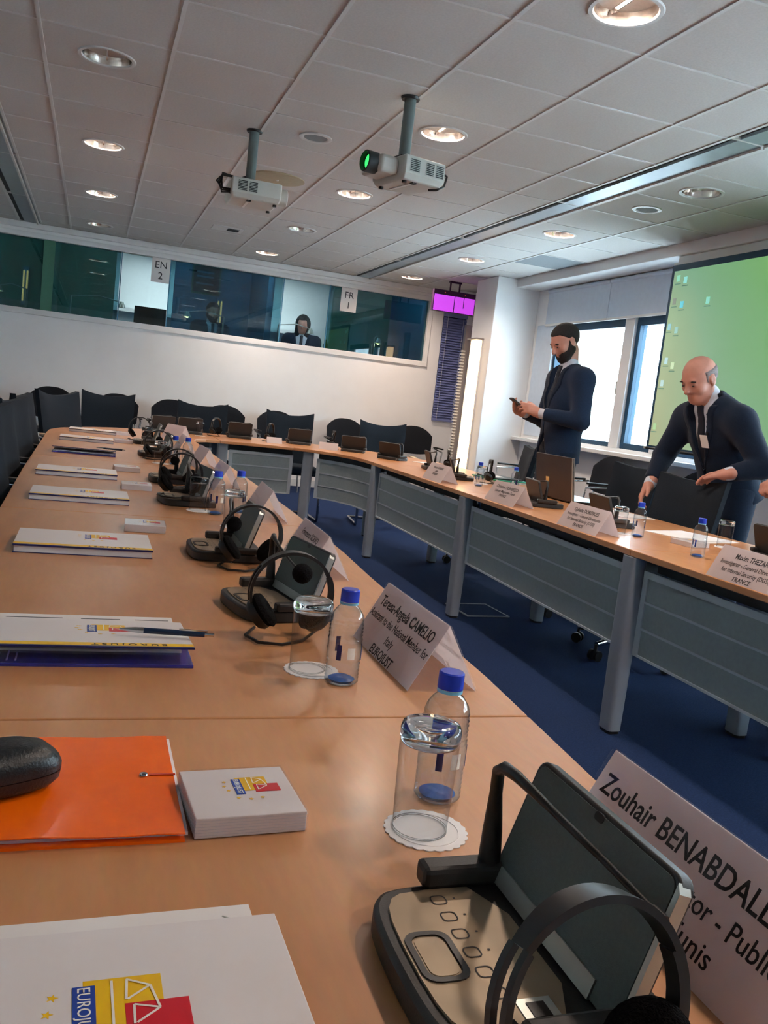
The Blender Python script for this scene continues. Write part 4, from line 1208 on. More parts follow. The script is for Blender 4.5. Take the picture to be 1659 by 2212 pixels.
# ---- bottles
def make_bottle():
    t = thing('water_bottle', 'x', 'bottle')
    prof = [(0, 0.001), (0.020, 0.0), (0.0255, 0.004)]
    z = 0.006
    while z < 0.100:
        rib = (z < 0.038 or z > 0.068)
        prof.append((0.0268, z))
        if rib:
            prof.append((0.0249, z + 0.0028))
        z += 0.0056
    prof += [(0.0262, 0.102), (0.0235, 0.111), (0.018, 0.119), (0.0132, 0.124), (0.0128, 0.130), (0, 0.130)]
    MB().lathe(prof, 32).build('body', M_pet, t, 70)
    MB().lathe([(0, 0.0025), (0.017, 0.0025), (0.021, 0.007), (0.012, 0.011), (0, 0.009)], 20).build('base_dimple', M_petblue, t, 50)
    b = MB()
    cp = [(0, 0.149), (0.0128, 0.149), (0.0145, 0.1475), (0.0147, 0.130), (0.0, 0.130)]
    MB().lathe(cp, 28).build('cap', M_cap, t, 40)
    MB().lathe([(0.0136, 0.1255), (0.0145, 0.1255), (0.0145, 0.1292), (0.0136, 0.1292)], 24, closed=True).build('tamper_ring', mat('pale_blue_ring', (120, 190, 220), 0.3, var=0.0), t, 40)
    for a0, a1, z0, z1, m in ((200, 216, 0.042, 0.066, M_navy), (300, 312, 0.040, 0.066, M_logoblue), (60, 76, 0.042, 0.066, M_navy), (236, 262, 0.044, 0.062, M_whiteink)):
        n = 4
        bb = MB()
        vs_ = []
        for k in range(n + 1):
            a = math.radians(a0 + (a1 - a0) * k / n)
            for zz in (z0, z1):
                vs_.append((0.0273 * math.cos(a), 0.0273 * math.sin(a), zz))
        bb.add(vs_, [(2 * k, 2 * k + 2, 2 * k + 3, 2 * k + 1) for k in range(n)])
        bb.build('label_strip', m, t, 60)
    return t
bot = make_bottle()
GB = 'small water bottles on the table'
bots = [(0.403, 0.869, 'blue capped water bottle nearest the viewer behind the upturned glass'), (0.398, 1.262, 'blue capped water bottle beside the second name card'), (0.425, 2.97, 'blue capped water bottle with glass and paper coaster at its left'), (0.515, 3.05, 'blue capped water bottle partly hidden behind headset and panel'), (0.49, 4.62, 'blue capped water bottle between folded cards far along left side'), (0.43, 4.66, 'water bottle hidden behind a headset hoop far along left side'),
        (2.313, 4.957, 'water bottle beside the farthest folded name card'), (2.48, 4.80, 'water bottle behind the second folded name card'), (2.245, 3.16, 'water bottle next to a glass on the bright reflection'), (2.21, 2.72, 'water bottle behind the name card at right picture edge')]
first = True
for i, (x, y, lab) in enumerate(bots):
    place(bot, first, (x, y, T), 0.5 * i + (0.6 if i == 0 else 0), lab, GB)
    first = False
# ---- upturned tumblers and paper coasters
def make_glass():
    t = thing('drinking_glass', 'x', 'glass')
    MB().lathe([(0.0286, 0.0), (0.0300, 0.04), (0.0315, 0.098)], 36).build('wall', M_glasswall, t, 60)
    MB().lathe([(0, 0.099), (0.026, 0.098), (0.0305, 0.094), (0.0318, 0.0985), (0.0322, 0.107), (0.030, 0.1135), (0.024, 0.1155), (0, 0.116)], 36).build('thick_base', M_glass, t, 60)
    MB().lathe([(0.0280, 0.0), (0.0292, 0.0), (0.0292, 0.0016), (0.0280, 0.0016)], 36, closed=True).build('rim', M_glass, t, 60)
    return t
def make_doily():
    n = 96
    pts = [((0.0425 + 0.0022 * abs(math.sin(12 * 2 * math.pi * k / n))) * math.cos(2 * math.pi * k / n), (0.0425 + 0.0022 * abs(math.sin(12 * 2 * math.pi * k / n))) * math.sin(2 * math.pi * k / n)) for k in range(n)]
    d = MB().prism(pts, 0.0, 0.0012).build('paper_coaster', M_doily, None, 0)
    MB().lathe([(0.034, 0.0012), (0.034, 0.0018), (0.0352, 0.0018), (0.0352, 0.0012)], 48).build('embossed_ring', M_doily, d, 0)
    return tag(d, 'x', 'coaster')
gls, dly = make_glass(), make_doily()
glp = [(0.356, 0.800, 'upturned drinking glass nearest the viewer on a scalloped paper coaster', 'scalloped white paper coaster under the nearest upturned glass'),
       (0.358, 1.322, 'upturned drinking glass left of the second water bottle', 'scalloped white paper coaster left of the second water bottle'),
       (0.372, 3.035, 'upturned drinking glass left of the third water bottle', 'scalloped white paper coaster left of the third water bottle'),
       (0.447, 2.73, 'upturned drinking glass half hidden behind the third console hoop', 'paper coaster half hidden behind the third console hoop'),
       (0.358, 4.66, 'upturned drinking glass behind the fifth headset hoop', 'paper coaster behind the fifth headset hoop'),
       (0.350, 5.78, 'silvery upturned glass near the far left table corner', 'paper coaster near the far left table corner'),
       (0.872, 7.42, 'upturned glass standing on the table end section', 'paper coaster on the table end section'),
       (2.42, 5.16, 'upturned glass left of the bottle by the farthest name card', 'paper coaster by the farthest name card'),
       (2.20, 3.235, 'upturned glass touching the bottle on the bright reflection', 'paper coaster on the bright reflection'),
       (2.58, 3.02, 'upturned glass behind the name card at right edge', 'paper coaster behind the name card at right edge')]
first = True
for x, y, l1, l2 in glp:
    place(gls, first, (x, y, T + 0.0018), 0, l1, 'upturned drinking glasses')
    place(dly, first, (x + 0.006, y - 0.004, T), 0.3 * x, l2, 'paper coasters under glasses')
    first = False

# ---- printed emblem: blue, yellow and red panels with scales and stars (x = reading up, -y = reading right)
def star_poly(cx_, cy_, r, rot=0.0):
    return [(cx_ + (r if k % 2 == 0 else r * 0.42) * math.cos(rot + math.pi * k / 5), cy_ + (r if k % 2 == 0 else r * 0.42) * math.sin(rot + math.pi * k / 5)) for k in range(10)]
def line_quad(b, p, q, w, z):
    p, q = Vector(p), Vector(q)
    d = (q - p).normalized() * (w / 2)
    n = Vector((-d.y, d.x))
    b.add([(p.x + n.x, p.y + n.y, z), (q.x + n.x, q.y + n.y, z), (q.x - n.x, q.y - n.y, z), (p.x - n.x, p.y - n.y, z)], [(0, 1, 2, 3)])
EMB = {}
def emblem(parent, x0, y0, z, s=1.0):
    key = round(s, 3)
    if key not in EMB:
        def R(b0, b1, a0, a1, z0, z1, m):
            return MB().box(b0 * s, -a1 * s, z0, b1 * s, -a0 * s, z1).mesh('emblem_panel', m, 0)
        pieces = [('emblem_panel', R(0.007, 0.060, 0.0, 0.050, 0, 0.0002, M_yellow)), ('emblem_panel', R(0.034, 0.077, 0.028, 0.056, 0, 0.0004, M_red)), ('emblem_panel', R(0.0, 0.015, 0.006, 0.062, 0, 0.0006, M_logoblue))]
        b = MB()
        zz = 0.0007
        for p, q in (((0.026, 0.003), (0.026, 0.047)), ((0.036, 0.003), (0.052, 0.012)), ((0.052, 0.012), (0.036, 0.024)), ((0.0365, 0.003), (0.035, 0.024)), ((0.052, 0.012), (0.057, 0.036)), ((0.040, 0.030), (0.057, 0.036)), ((0.057, 0.036), (0.041, 0.048)), ((0.040, 0.030), (0.0395, 0.049))):
            line_quad(b, (p[0] * s, -p[1] * s), (q[0] * s, -q[1] * s), 0.0018 * s, zz)
        pieces.append(('emblem_scales', b.mesh('emblem_scales', M_whiteink, 0)))
        for k, (bx, ay) in enumerate(((-0.013, 0.014), (-0.016, 0.030), (-0.011, 0.046), (0.0, 0.074), (0.020, 0.080), (0.040, 0.076))):
            pieces.append(('emblem_star', MB().prism(star_poly(bx * s, -ay * s, 0.0042 * s), 0, 0.0002).mesh('emblem_star', M_yellow, 0)))
        EMB[key] = pieces
    for nm, me in EMB[key]:
        child(nm, me, parent).location = (x0, y0, z)
    text('EUROJUST', 0.0125 * s, M_whiteink, parent, basis((0, -1, 0), (1, 0, 0), (x0 + 0.0032 * s, y0 - 0.034 * s, z + 0.0008)), font_x=0.92)
# ---- folders, long side along X
def make_folder(th, ey=0.067):
    t = thing('document_folder', 'x', 'folder')
    MB().box(-0.1575, -0.11, 0.0, 0.1575, 0.11, 0.0015).build('back_cover', M_navy, t, 0)
    MB().box(-0.155, -0.106, 0.0015, 0.1555, 0.107, th - 0.0035).build('paper_block', M_paper, t, 0)
    MB().box(-0.1575, -0.11, th - 0.0035, 0.1575, 0.11, th).build('front_cover', M_card, t, 0, bevel=0.0008)
    MB().box(-0.1575, -0.104, th, 0.1575, -0.082, th + 0.0002).build('yellow_band', M_yellow, t, 0)
    MB().box(-0.1577, -0.1102, th - 0.0038, 0.1577, -0.104, th + 0.0003).build('navy_band', M_navy, t, 0)
    text('E U R O J U S T', 0.017, M_ink, t, basis((-1, 0, 0), (0, -1, 0), (0.062, -0.087, th + 0.0003)), bold=0.01)
    emblem(t, 0.0, ey, th, 1.0)
    return t
def open_folder(loc, rz, label):
    t = thing('document_folder', label, 'folder', loc, rz, 'white folders with emblem along left table side')
    MB().box(-0.1575, -0.112, 0.0, 0.1575, 0.11, 0.005).build('blue_inner_page', M_bluefolder, t, 0, bevel=0.0008)
    for k in range(4):
        MB().box(-0.135 + 0.012 * k, -0.10, 0.005, -0.1325 + 0.012 * k, -0.05 - 0.01 * (k % 2), 0.0053).build('printed_line', M_clearplastic if 0 else mat('pale_violet_ink', (176, 160, 210), 0.4, var=0), t, 0)
    MB().box(-0.155, -0.05, 0.005, 0.145, 0.150, 0.0085).build('loose_paper', M_paper, t, 0)
    for a, b_ in ((-0.13, -0.04), (-0.01, 0.055), (0.08, 0.138)):
        MB().box(a, 0.126, 0.0085, b_, 0.129, 0.0088).build('printed_rule', M_ink, t, 0)
    ang = math.atan2(0.020, 0.215)
    R = bpy.data.objects.new('front_cover', MB().box(-0.1575, -0.22, 0.0, 0.1575, 0.0, 0.0022).mesh('front_cover', M_card, 0))
    COL.objects.link(R)
    R.parent = t
    R.location = (0, 0.11, 0.009)
    R.rotation_euler = (-ang, 0, 0)
    MB().box(-0.1575, -0.214, 0.0022, 0.1575, -0.192, 0.0024).build('yellow_band', M_yellow, R, 0)
    MB().box(-0.1577, -0.2202, -0.0003, 0.1577, -0.214, 0.0025).build('navy_band', M_navy, R, 0)
    text('E U R O J U S T', 0.017, M_ink, R, basis((-1, 0, 0), (0, -1, 0), (0.062, -0.197, 0.0026)), bold=0.01)
    emblem(R, 0.0, -0.043, 0.0022, 1.0)
    return t
GF = 'white folders with emblem along left table side'
fold = make_folder(0.02)
fl = [(0.010, 2.262, 0.0, 'thick white folder with blue edge behind the open blue folder'), (-0.012, 3.14, 0.0, 'thick white folder with emblem, second of the receding row'), (-0.033, 3.855, 0.0, 'thick white folder with emblem, third of the receding row'),
      (-0.007, 5.775, 0.0, 'white folder far along the table, second from rounded corner'), (0.028, 6.60, -0.02, 'white folder lying nearest the rounded table corner')]
first = True
for x, y, rz, lab in fl:
    place(fold, first, (x, y, T), rz, lab, GF)
    first = False
thin = make_folder(0.009, 0.050)
place(thin, True, (0.017, 0.542, T + 0.0022), 0.02, 'large white folder with emblem at bottom left, nearest the viewer', GF)
pp = MB().box(-0.1485, -0.105, 0.0, 0.1485, 0.105, 0.002).build('paper_sheets', M_paper, None, 0)
pp.location = (0.010, 0.577, T)
pp.rotation_euler = (0, 0, 0.02)
tag(pp, 'stapled white sheets sticking out under the nearest white folder', 'paper')
MB().box(0.122, 0.086, 0.002, 0.136, 0.0872, 0.0026, Matrix.Rotation(-0.7, 3, 'Z'), (0.129, 0.086, 0)).build('staple', M_silver, pp, 0)
open_folder((0.020, 1.432, T), 0.0, 'open folder with white cover raised over a blue page')
open_folder((-0.012, 4.90, T), -0.03, 'open folder with blue page far along the left table side')
def make_pen():
    t = thing('ballpoint_pen', 'x', 'pen')
    MB().tube([(-0.03, 0, 0), (0.066, 0, 0)], 0.0048, 12).build('barrel', mat('dark_blue_pen_barrel', (22, 44, 74), 0.3, var=0.03), t, 50)
    MB().tube([(-0.068, 0, 0), (-0.062, 0, 0), (-0.045, 0, 0), (-0.03, 0, 0)], [0.0008, 0.0022, 0.0044, 0.005], 12).build('tip', M_chrome, t, 50)
    MB().tube([(0.066, 0, 0), (0.072, 0, 0), (0.081, 0, 0)], [0.004, 0.0028, 0.0028], 10).build('push_button', M_chrome, t, 50)
    MB().box(0.025, -0.0015, 0.004, 0.07, 0.0015, 0.0065).build('clip', M_chrome, t, 0)
    return t
pen = make_pen()
place(pen, True, (0.135, 1.40, T + 0.0345), -0.16, 'dark blue ballpoint pen lying across the open white folder')
pen.rotation_euler = (0, 0.0, -0.16)
place(pen, False, (0.11, 4.83, T + 0.038), -0.15, 'dark blue pen on the far open folder')
for p_ in (pen,):
    tag(p_, None, 'pen')

# ---- note card packs
def make_pack():
    t = thing('note_card_pack', 'x', 'note cards')
    MB().box(-0.056, -0.054, 0.0, 0.056, 0.054, 0.021).build('card_block', M_card, t, 0, bevel=0.001)
    for k in range(6):
        MB().box(-0.0562, -0.0542, 0.003 + 0.003 * k, 0.0562, 0.0542, 0.0033 + 0.003 * k).build('card_edge', mat('card_edge_grey', (204, 204, 212), 0.6, var=0), t, 0)
    MB().box(-0.0572, -0.0552, 0.0, 0.0572, 0.0552, 0.0216).build('wrapping', M_clearplastic, t, 0)
    emblem(t, -0.006, 0.030, 0.0211, 0.62)
    return t
pk = make_pack()
packs = [(0.176, 0.858, 0.06, 'white note card pack with emblem beside the orange folder'), (0.172, 2.575, -0.04, 'white note card pack behind the first thick white folder'), (0.19, 3.52, 0.0, 'clear wrapped note card pack between second and third white folders'), (0.175, 4.16, 0.05, 'clear wrapped note card pack behind the third white folder'), (0.215, 5.86, 0.0, 'clear wrapped note card pack touching far white folder'), (0.225, 6.62, 0.3, 'crumpled looking wrapped card pack nearest the rounded corner'),
         (2.40, 3.01, 0.2, 'white note card pack left of the bottle at right edge')]
first = True
for x, y, rz, lab in packs:
    place(pk, first, (x, y, T), rz, lab, 'note card packs')
    first = False
# ---- orange folder, sheets under it, spectacles case
of = thing('elastic_folder', 'glossy orange folder with metal eyelets at left', 'folder', (-0.046, 0.917, T))
MB().box(-0.158, -0.120, 0.0, 0.160, 0.120, 0.003).build('back_cover', M_orange, of, 0)
MB().box(-0.150, -0.112, 0.003, 0.1635, 0.116, 0.006).build('white_sheets', M_paper, of, 0)
b = MB()
nx, ny = 12, 8
vs_ = []
for j in range(ny + 1):
    for i in range(nx + 1):
        x, y = -0.16 + 0.32 * i / nx, -0.121 + 0.242 * j / ny
        z = 0.0075 + 0.006 * max(0, 1 - (y + 0.121) / 0.06) * (0.6 + 0.4 * math.sin(3.0 * i / nx + 1)) + 0.0012 * math.sin(9 * x / 0.16) * math.cos(7 * y / 0.12)
        vs_.append((x, y, z))
K = len(vs_)
vs_ += [(x, y, z - 0.0012) for x, y, z in vs_]
fs = []
for j in range(ny):
    for i in range(nx):
        a = j * (nx + 1) + i
        fs.append((a, a + 1, a + nx + 2, a + nx + 1))
        fs.append((K + a, K + a + nx + 1, K + a + nx + 2, K + a + 1))
for i in range(nx):
    fs.append((i, K + i, K + i + 1, i + 1)); a = ny * (nx + 1) + i; fs.append((a, a + 1, K + a + 1, K + a))
for j in range(ny):
    a = j * (nx + 1); fs.append((a, a + nx + 1, K + a + nx + 1, K + a)); a += nx; fs.append((a, K + a, K + a + nx + 1, a + nx + 1))
b.add(vs_, fs)
b.build('front_cover', M_orange, of, 60)
for ex, ey in ((0.128, 0.012), (0.012, 0.108), (-0.12, 0.012)):
    e_ = MB().lathe([(0.0022, 0.0), (0.0042, 0.0012), (0.0048, 0.0)], 14, (ex, ey, 0.0092)).build('eyelet', M_chrome, of, 50)
    MB().lathe([(0, 0.0), (0.0024, 0.0002)], 10, (ex, ey, 0.0092)).build('eyelet_hole', M_blackplastic, e_, 0)
MB().box(0.134, 0.010, 0.0085, 0.1615, 0.013, 0.0098).build('elastic_cord', mat('red_orange_elastic', (196, 60, 20), 0.6), of, 0)
sc_ = thing('spectacles_case', 'black leather spectacles case lying on the orange folder', 'case', (-0.085, 0.895, T + 0.0095), 0.42)
n, m_ = 28, 7
for nm, zs in (('lid', [(1.0, 0.018), (1.0, 0.024), (0.96, 0.032), (0.86, 0.039), (0.68, 0.044), (0.4, 0.0465), (0.0, 0.047)]), ('tray', [(0.0, 0.0), (0.7, 0.0), (0.9, 0.003), (0.98, 0.009), (1.0, 0.0172)])):
    b = MB()
    vs_, fs = [], []
    for s, z in zs:
        for k in range(n):
            a = 2 * math.pi * k / n
            c_, s_ = math.cos(a), math.sin(a)
            e_ = 0.55
            vs_.append((0.085 * max(s, 0.01) * math.copysign(abs(c_) ** e_, c_), 0.034 * max(s, 0.01) * math.copysign(abs(s_) ** e_, s_), z))
    for r in range(len(zs) - 1):
        for k in range(n):
            fs.append((r * n + k, r * n + (k + 1) % n, (r + 1) * n + (k + 1) % n, (r + 1) * n + k))
    fs.append(tuple(range((len(zs) - 1) * n, len(zs) * n)) if nm == 'lid' else tuple(reversed(range(n))))
    b.add(vs_, fs)
    b.build(nm, M_leather, sc_, 50)

# ---- folded name cards (local: printed face towards -X)
def name_card(loc, rz, label, lines, L=0.30, H=0.105, D=0.058, plastic=True, sizes=None, fit=None):
    t = thing('name_card', label, 'name card', loc, rz, 'folded white name cards')
    ang = math.atan2(D, H)
    S = math.hypot(D, H)
    for s in (-1, 1):
        x0 = s * D
        b = MB()
        nx_ = Vector((s * H, 0, D)).normalized() * 0.0007
        vs_ = [(x0, -L / 2, 0), (x0, L / 2, 0), (0, L / 2, H), (0, -L / 2, H)]
        vs_ += [(x + nx_.x, y, z + nx_.z) for x, y, z in vs_]
        b.add(vs_, [(0, 1, 2, 3), (7, 6, 5, 4), (0, 4, 5, 1), (1, 5, 6, 2), (2, 6, 7, 3), (3, 7, 4, 0)])
        f_ = b.build('card_face', M_cardthin, t, 0)
        if plastic:
            b = MB()
            n2 = Vector((s * H, 0, D)).normalized() * 0.0022
            vs2 = [(x + n2.x, y * 1.03, z + n2.z) for x, y, z in vs_[:4]]
            b.add(vs2, [(0, 1, 2, 3)])
            b.build('plastic_sleeve', M_clearplastic, f_, 0)
        up = Vector((-x0, 0, H)).normalized()
        rd = Vector((0, s * 1.0, 0))
        nrm = Vector((s * H, 0, D)).normalized() * 0.0012
        sz = sizes or [0.024, 0.018, 0.018, 0.018]
        zc = S - 0.014
        for k, ln in enumerate(lines):
            zc -= sz[k] * 0.95
            p = Vector((x0, 0, 0)) + up * zc + nrm
            fx = 1.0
            if fit and fit[k]:
                me_ = text_mesh(ln, sz[k], 'CENTER', 0.0)
                wd = max(v.co.x for v in me_.vertices) - min(v.co.x for v in me_.vertices)
                fx = fit[k] * L / wd
            text(ln, sz[k], M_ink, f_, basis(rd, up, p), bold=0.012 if k in (0, len(lines) - 1) else 0.004, font_x=fx)
            zc -= sz[k] * 0.18
    return t
name_card((0.545, 0.597, T), 0.0, 'folded name card nearest the viewer behind the large console', ['Zouhair BENABDALLAH', 'Deputy Prosecutor - Public', 'Office of Tunis', 'TUNISIA'], sizes=[0.030, 0.026, 0.026, 0.026], fit=[0.92, 0.86, 0.5, 0.27])
name_card((0.553, 1.372, T), 0.0, 'folded name card beside the second water bottle', ['Teresa-Angela CAMELIO', 'Assistant to the National Member for', 'Italy', 'EUROJUST'], sizes=[0.028, 0.022, 0.022, 0.024], fit=[0.86, 0.96, 0.12, 0.36])
name_card((0.570, 2.157, T), -0.03, 'folded name card behind the second console', ['Francesco SCAVO', 'Prosecutor', 'ITALY'])
name_card((0.605, 3.02, T), -0.05, 'blank looking folded name card, fourth along the left table side', ['', ''])
name_card((0.566, 3.80, T), 0.0, 'blank looking folded name card, fifth along the left table side', ['', ''])
name_card((0.585, 4.68, T), 0.05, 'blank looking folded name card, sixth along the left table side', ['', ''])
name_card((0.566, 5.55, T), 0.0, 'blank looking folded name card, seventh along the left table side', ['', ''])
name_card((0.62, 6.72, T), 0.55, 'folded name card turned to the viewer at the rounded corner', ['Interpreter', ' ', ' '][:0], L=0.22)
name_card((2.10, 5.08, T), 0.0, 'farthest folded name card on the right hand table side', ['Vincent CABINES', 'Judge', 'EUROJUST'], L=0.32, sizes=[0.022, 0.018, 0.019], fit=[0.5, 0.13, 0.25])
name_card((2.08, 4.07, T), 0.0, 'second folded name card on right hand side, before the laptop', ['Christian HUNEFELD', 'Liaison Magistrate Tunis', 'FRANCE'], L=0.34, sizes=[0.024, 0.02, 0.02], fit=[0.72, 0.66, 0.22])
name_card((2.05, 3.245, T), 0.0, 'third folded name card on right hand side, beside the bottle pair', ['Ophelie DORENCES', 'Investigator - General Directorate', 'for Internal Security (DGSI)', 'FRANCE'], L=0.32, sizes=[0.024, 0.02, 0.02, 0.021], fit=[0.6, 0.82, 0.68, 0.24])
name_card((2.03, 2.21, T), 0.0, 'folded name card on right hand side closest to picture edge', ['Maxim THEZARD', 'Investigator - General Directorate', 'for Internal Security (DGSI)', 'FRANCE'], L=0.32, sizes=[0.026, 0.022, 0.022, 0.022], fit=[0.5, 0.82, 0.68, 0.24])
name_card((1.50, 7.40, T), -1.57, 'small blank white card between the two end section consoles', [], L=0.13, H=0.05, D=0.03, plastic=False)
name_card((1.93, 7.20, T), -1.9, 'small blank white card on the curved corner edge', [], L=0.16, H=0.06, D=0.03, plastic=False)

# ---- laptop, papers, green folder on the right hand side
lt = thing('laptop', 'open dark laptop seen from behind before the bearded man', 'laptop', (2.60, 4.50, T), 0.04)
MB().box(0.0, -0.2, 0.0, 0.255, 0.2, 0.018).build('keyboard_base', M_blackplastic, lt, 0, bevel=0.004)
R = Matrix.Rotation(math.radians(-8), 3, 'Y')
ld_ = MB().box(-0.012, -0.2, 0.014, 0.0, 0.2, 0.262, R).build('lid', mat('dark_bronze_laptop_lid', (70, 62, 60), 0.35, 0.4, var=0.04), lt, 0, bevel=0.004)
MB().box(0.0, -0.19, 0.03, 0.0012, 0.19, 0.25, R).build('display', M_blackplastic, ld_, 0)
MB().box(-0.0128, 0.05, 0.10, -0.012, 0.085, 0.13, R).build('sticker', mat('amber_sticker', (206, 160, 90), 0.5, var=0.05), ld_, 0)
MB().box(-0.0135, -0.2, 0.014, 0.0012, -0.193, 0.262, R).build('edge_trim', M_silver, ld_, 0)
MB().tube([(0.0, -0.15, 0.012), (0.0, 0.15, 0.012)], 0.008, 8).build('hinge', M_blackplastic, lt, 50)
def sheet(name, x, y, w, d, rz, label, z=0.0, th=0.003):
    o = MB().box(-w / 2, -d / 2, 0, w / 2, d / 2, th).build(name, M_paper, None, 0)
    o.location = (x, y, T + z)
    o.rotation_euler = (0, 0, rz)
    MB().box(-w / 2 + 0.03, -d / 2 + 0.03, th, w / 2 - 0.03, -d / 2 + 0.033, th + 0.0003).build('printed_rule', M_ink, o, 0)
    return tag(o, label, 'paper')
sheet('paper_sheets', 2.72, 4.00, 0.21, 0.297, 0.1, 'white papers on the table before the chair the bald man holds')
sheet('paper_sheets', 2.62, 3.28, 0.297, 0.30, 0.35, 'white papers fanned out left of the bottle at right edge')
sheet('paper_sheets', 2.66, 6.60, 0.21, 0.297, 0.3, 'bright white sheets on the curved corner near the consoles')
gf = thing('document_folder', 'green edged folder lying left of the standing bearded man', 'folder', (2.72, 5.50, T), 0.1)
MB().box(-0.12, -0.16, 0, 0.12, 0.16, 0.012).build('paper_block', M_paper, gf, 0)
MB().box(-0.125, -0.165, 0.012, 0.125, 0.165, 0.02).build('green_cover', mat('green_card', (30, 150, 110), 0.5, var=0.04), gf, 0)
MB().box(-0.1, -0.14, 0.02, 0.1, 0.14, 0.03).build('black_notebook', M_leather, gf, 0)
MB().box(-0.08, -0.06, 0.03, 0.0, 0.02, 0.034).build('note', M_paper, gf, 0)
# ================================================================== PEOPLE (distance fields turned into smooth continuous skins)
def smin(a, b, k):
    if k <= 0:
        return np.minimum(a, b)
    h = np.clip(0.5 + 0.5 * (b - a) / k, 0, 1)
    return b + (a - b) * h - k * h * (1 - h)
class Field:
    def __init__(self, lo, hi, h):
        self.lo, self.h = np.array(lo, float), h
        self.n = np.ceil((np.array(hi, float) - self.lo) / h).astype(int) + 1
        self.ax = [self.lo[i] + h * np.arange(self.n[i]) for i in range(3)]
        self.v = np.full(self.n, 9.0, np.float32)
    def sub(self, c0, c1, pad):
        s = []
        for i in range(3):
            a = int(max(0, math.floor((min(c0[i], c1[i]) - pad - self.lo[i]) / self.h)))
            b = int(min(self.n[i], math.ceil((max(c0[i], c1[i]) + pad - self.lo[i]) / self.h) + 1))
            s.append(slice(a, max(b, a)))
        s = tuple(s)
        X, Y, Z = np.meshgrid(self.ax[0][s[0]], self.ax[1][s[1]], self.ax[2][s[2]], indexing='ij')
        return s, X, Y, Z
    def put(self, s, d, k, op):
        if op == 'add':
            self.v[s] = smin(self.v[s], d.astype(np.float32), k)
        else:
            self.v[s] = -smin(-self.v[s], d.astype(np.float32), k)
    def cap(self, a, b, ra, rb, k=0.02, op='add', flat=None):
        a, b = np.array(a, float), np.array(b, float)
        pad = max(ra, rb) + k + 4 * self.h
        s, X, Y, Z = self.sub(a, b, pad)
        if X.size == 0:
            return
        d = b - a
        L = max(d @ d, 1e-9)
        t = np.clip(((X - a[0]) * d[0] + (Y - a[1]) * d[1] + (Z - a[2]) * d[2]) / L, 0, 1)
        dx, dy, dz = X - a[0] - t * d[0], Y - a[1] - t * d[1], Z - a[2] - t * d[2]
        self.put(s, np.sqrt(dx * dx + dy * dy + dz * dz) - (ra + (rb - ra) * t), k, op)
    def ell(self, c, r, R=None, k=0.02, op='add'):
        c, r = np.array(c, float), np.array(r, float)
        s, X, Y, Z = self.sub(c, c, r.max() + k + 4 * self.h)
        if X.size == 0:
            return
        P = np.stack([X - c[0], Y - c[1], Z - c[2]], -1)
        if R is not None:
            P = P @ R
        q = np.linalg.norm(P / r, axis=-1)
        q2 = np.linalg.norm(P / (r * r), axis=-1)
        self.put(s, np.where(q2 > 1e-9, q * (q - 1) / np.maximum(q2, 1e-9), -r.min()), k, op)
    def torso(self, pts, k=0.03):
        """stack of elliptical sections (centre, half depth, half width) along a spine"""
        for (c0, d0, w0), (c1, d1, w1) in zip(pts[:-1], pts[1:]):
            c0, c1 = np.array(c0, float), np.array(c1, float)
            pad = max(w0, w1, d0, d1) + k + 4 * self.h
            s, X, Y, Z = self.sub(c0, c1, pad)
            d = c1 - c0
            L = max(d @ d, 1e-9)
            t = np.clip(((X - c0[0]) * d[0] + (Y - c0[1]) * d[1] + (Z - c0[2]) * d[2]) / L, 0, 1)
            dx, dy, dz = X - c0[0] - t * d[0], Y - c0[1] - t * d[1], Z - c0[2] - t * d[2]
            D, W = d0 + (d1 - d0) * t, w0 + (w1 - w0) * t
            q = np.sqrt((dx / D) ** 2 + (dy / W) ** 2 + (dz / np.minimum(D, W)) ** 2)
            self.put(s, (q - 1) * np.minimum(D, W), k, 'add')
    def grid(self):
        return np.meshgrid(*self.ax, indexing='ij')
    def mesh(self, name, m, smooth_it=1):
        v = self.v
        ins = v < 0
        c = np.zeros(self.n - 1, bool)
        corners = [(i, j, k) for i in (0, 1) for j in (0, 1) for k in (0, 1)]
        def sl(o, base=self.n):
            return tuple(slice(o[i], base[i] - 1 + o[i]) for i in range(3))
        cnt = sum(ins[sl(o)].astype(np.int8) for o in corners)
        c = (cnt > 0) & (cnt < 8)
        idx = -np.ones(self.n - 1, np.int64)
        cells = np.argwhere(c)
        idx[c] = np.arange(len(cells))
        acc = np.zeros((len(cells), 3))
        num = np.zeros(len(cells))
        for a in corners:
            for ax in range(3):
                if a[ax] == 0:
                    b = list(a); b[ax] = 1
                    va = v[cells[:, 0] + a[0], cells[:, 1] + a[1], cells[:, 2] + a[2]]
                    vb = v[cells[:, 0] + b[0], cells[:, 1] + b[1], cells[:, 2] + b[2]]
                    hit = (va < 0) != (vb < 0)
                    t = np.where(hit, va / np.where(hit, va - vb, 1), 0)
                    p = np.array(a, float)[None].repeat(len(cells), 0)
                    p[:, ax] += t
                    acc += p * hit[:, None]
                    num += hit
        P = self.lo + self.h * (cells + acc / num[:, None])
        faces = []
        for ax in range(3):
            o1, o2 = [(1, 2), (2, 0), (0, 1)][ax]
            sA = [slice(1, self.n[i] - 1) for i in range(3)]
            sB = list(sA)
            sA[ax] = slice(0, self.n[ax] - 1); sB[ax] = slice(1, self.n[ax])
            e = ins[tuple(sA)] != ins[tuple(sB)]
            fl = ins[tuple(sA)][e]
            q = np.argwhere(e)
            off = np.array([1, 1, 1]); off[ax] = 0
            q = q + off
            def at(d1, d2):
                w = q.copy()
                w[:, o1] += d1; w[:, o2] += d2
                return idx[w[:, 0], w[:, 1], w[:, 2]]
            F = np.stack([at(-1, -1), at(0, -1), at(0, 0), at(-1, 0)], 1)
            F[~fl] = F[~fl][:, ::-1]
            faces.append(F)
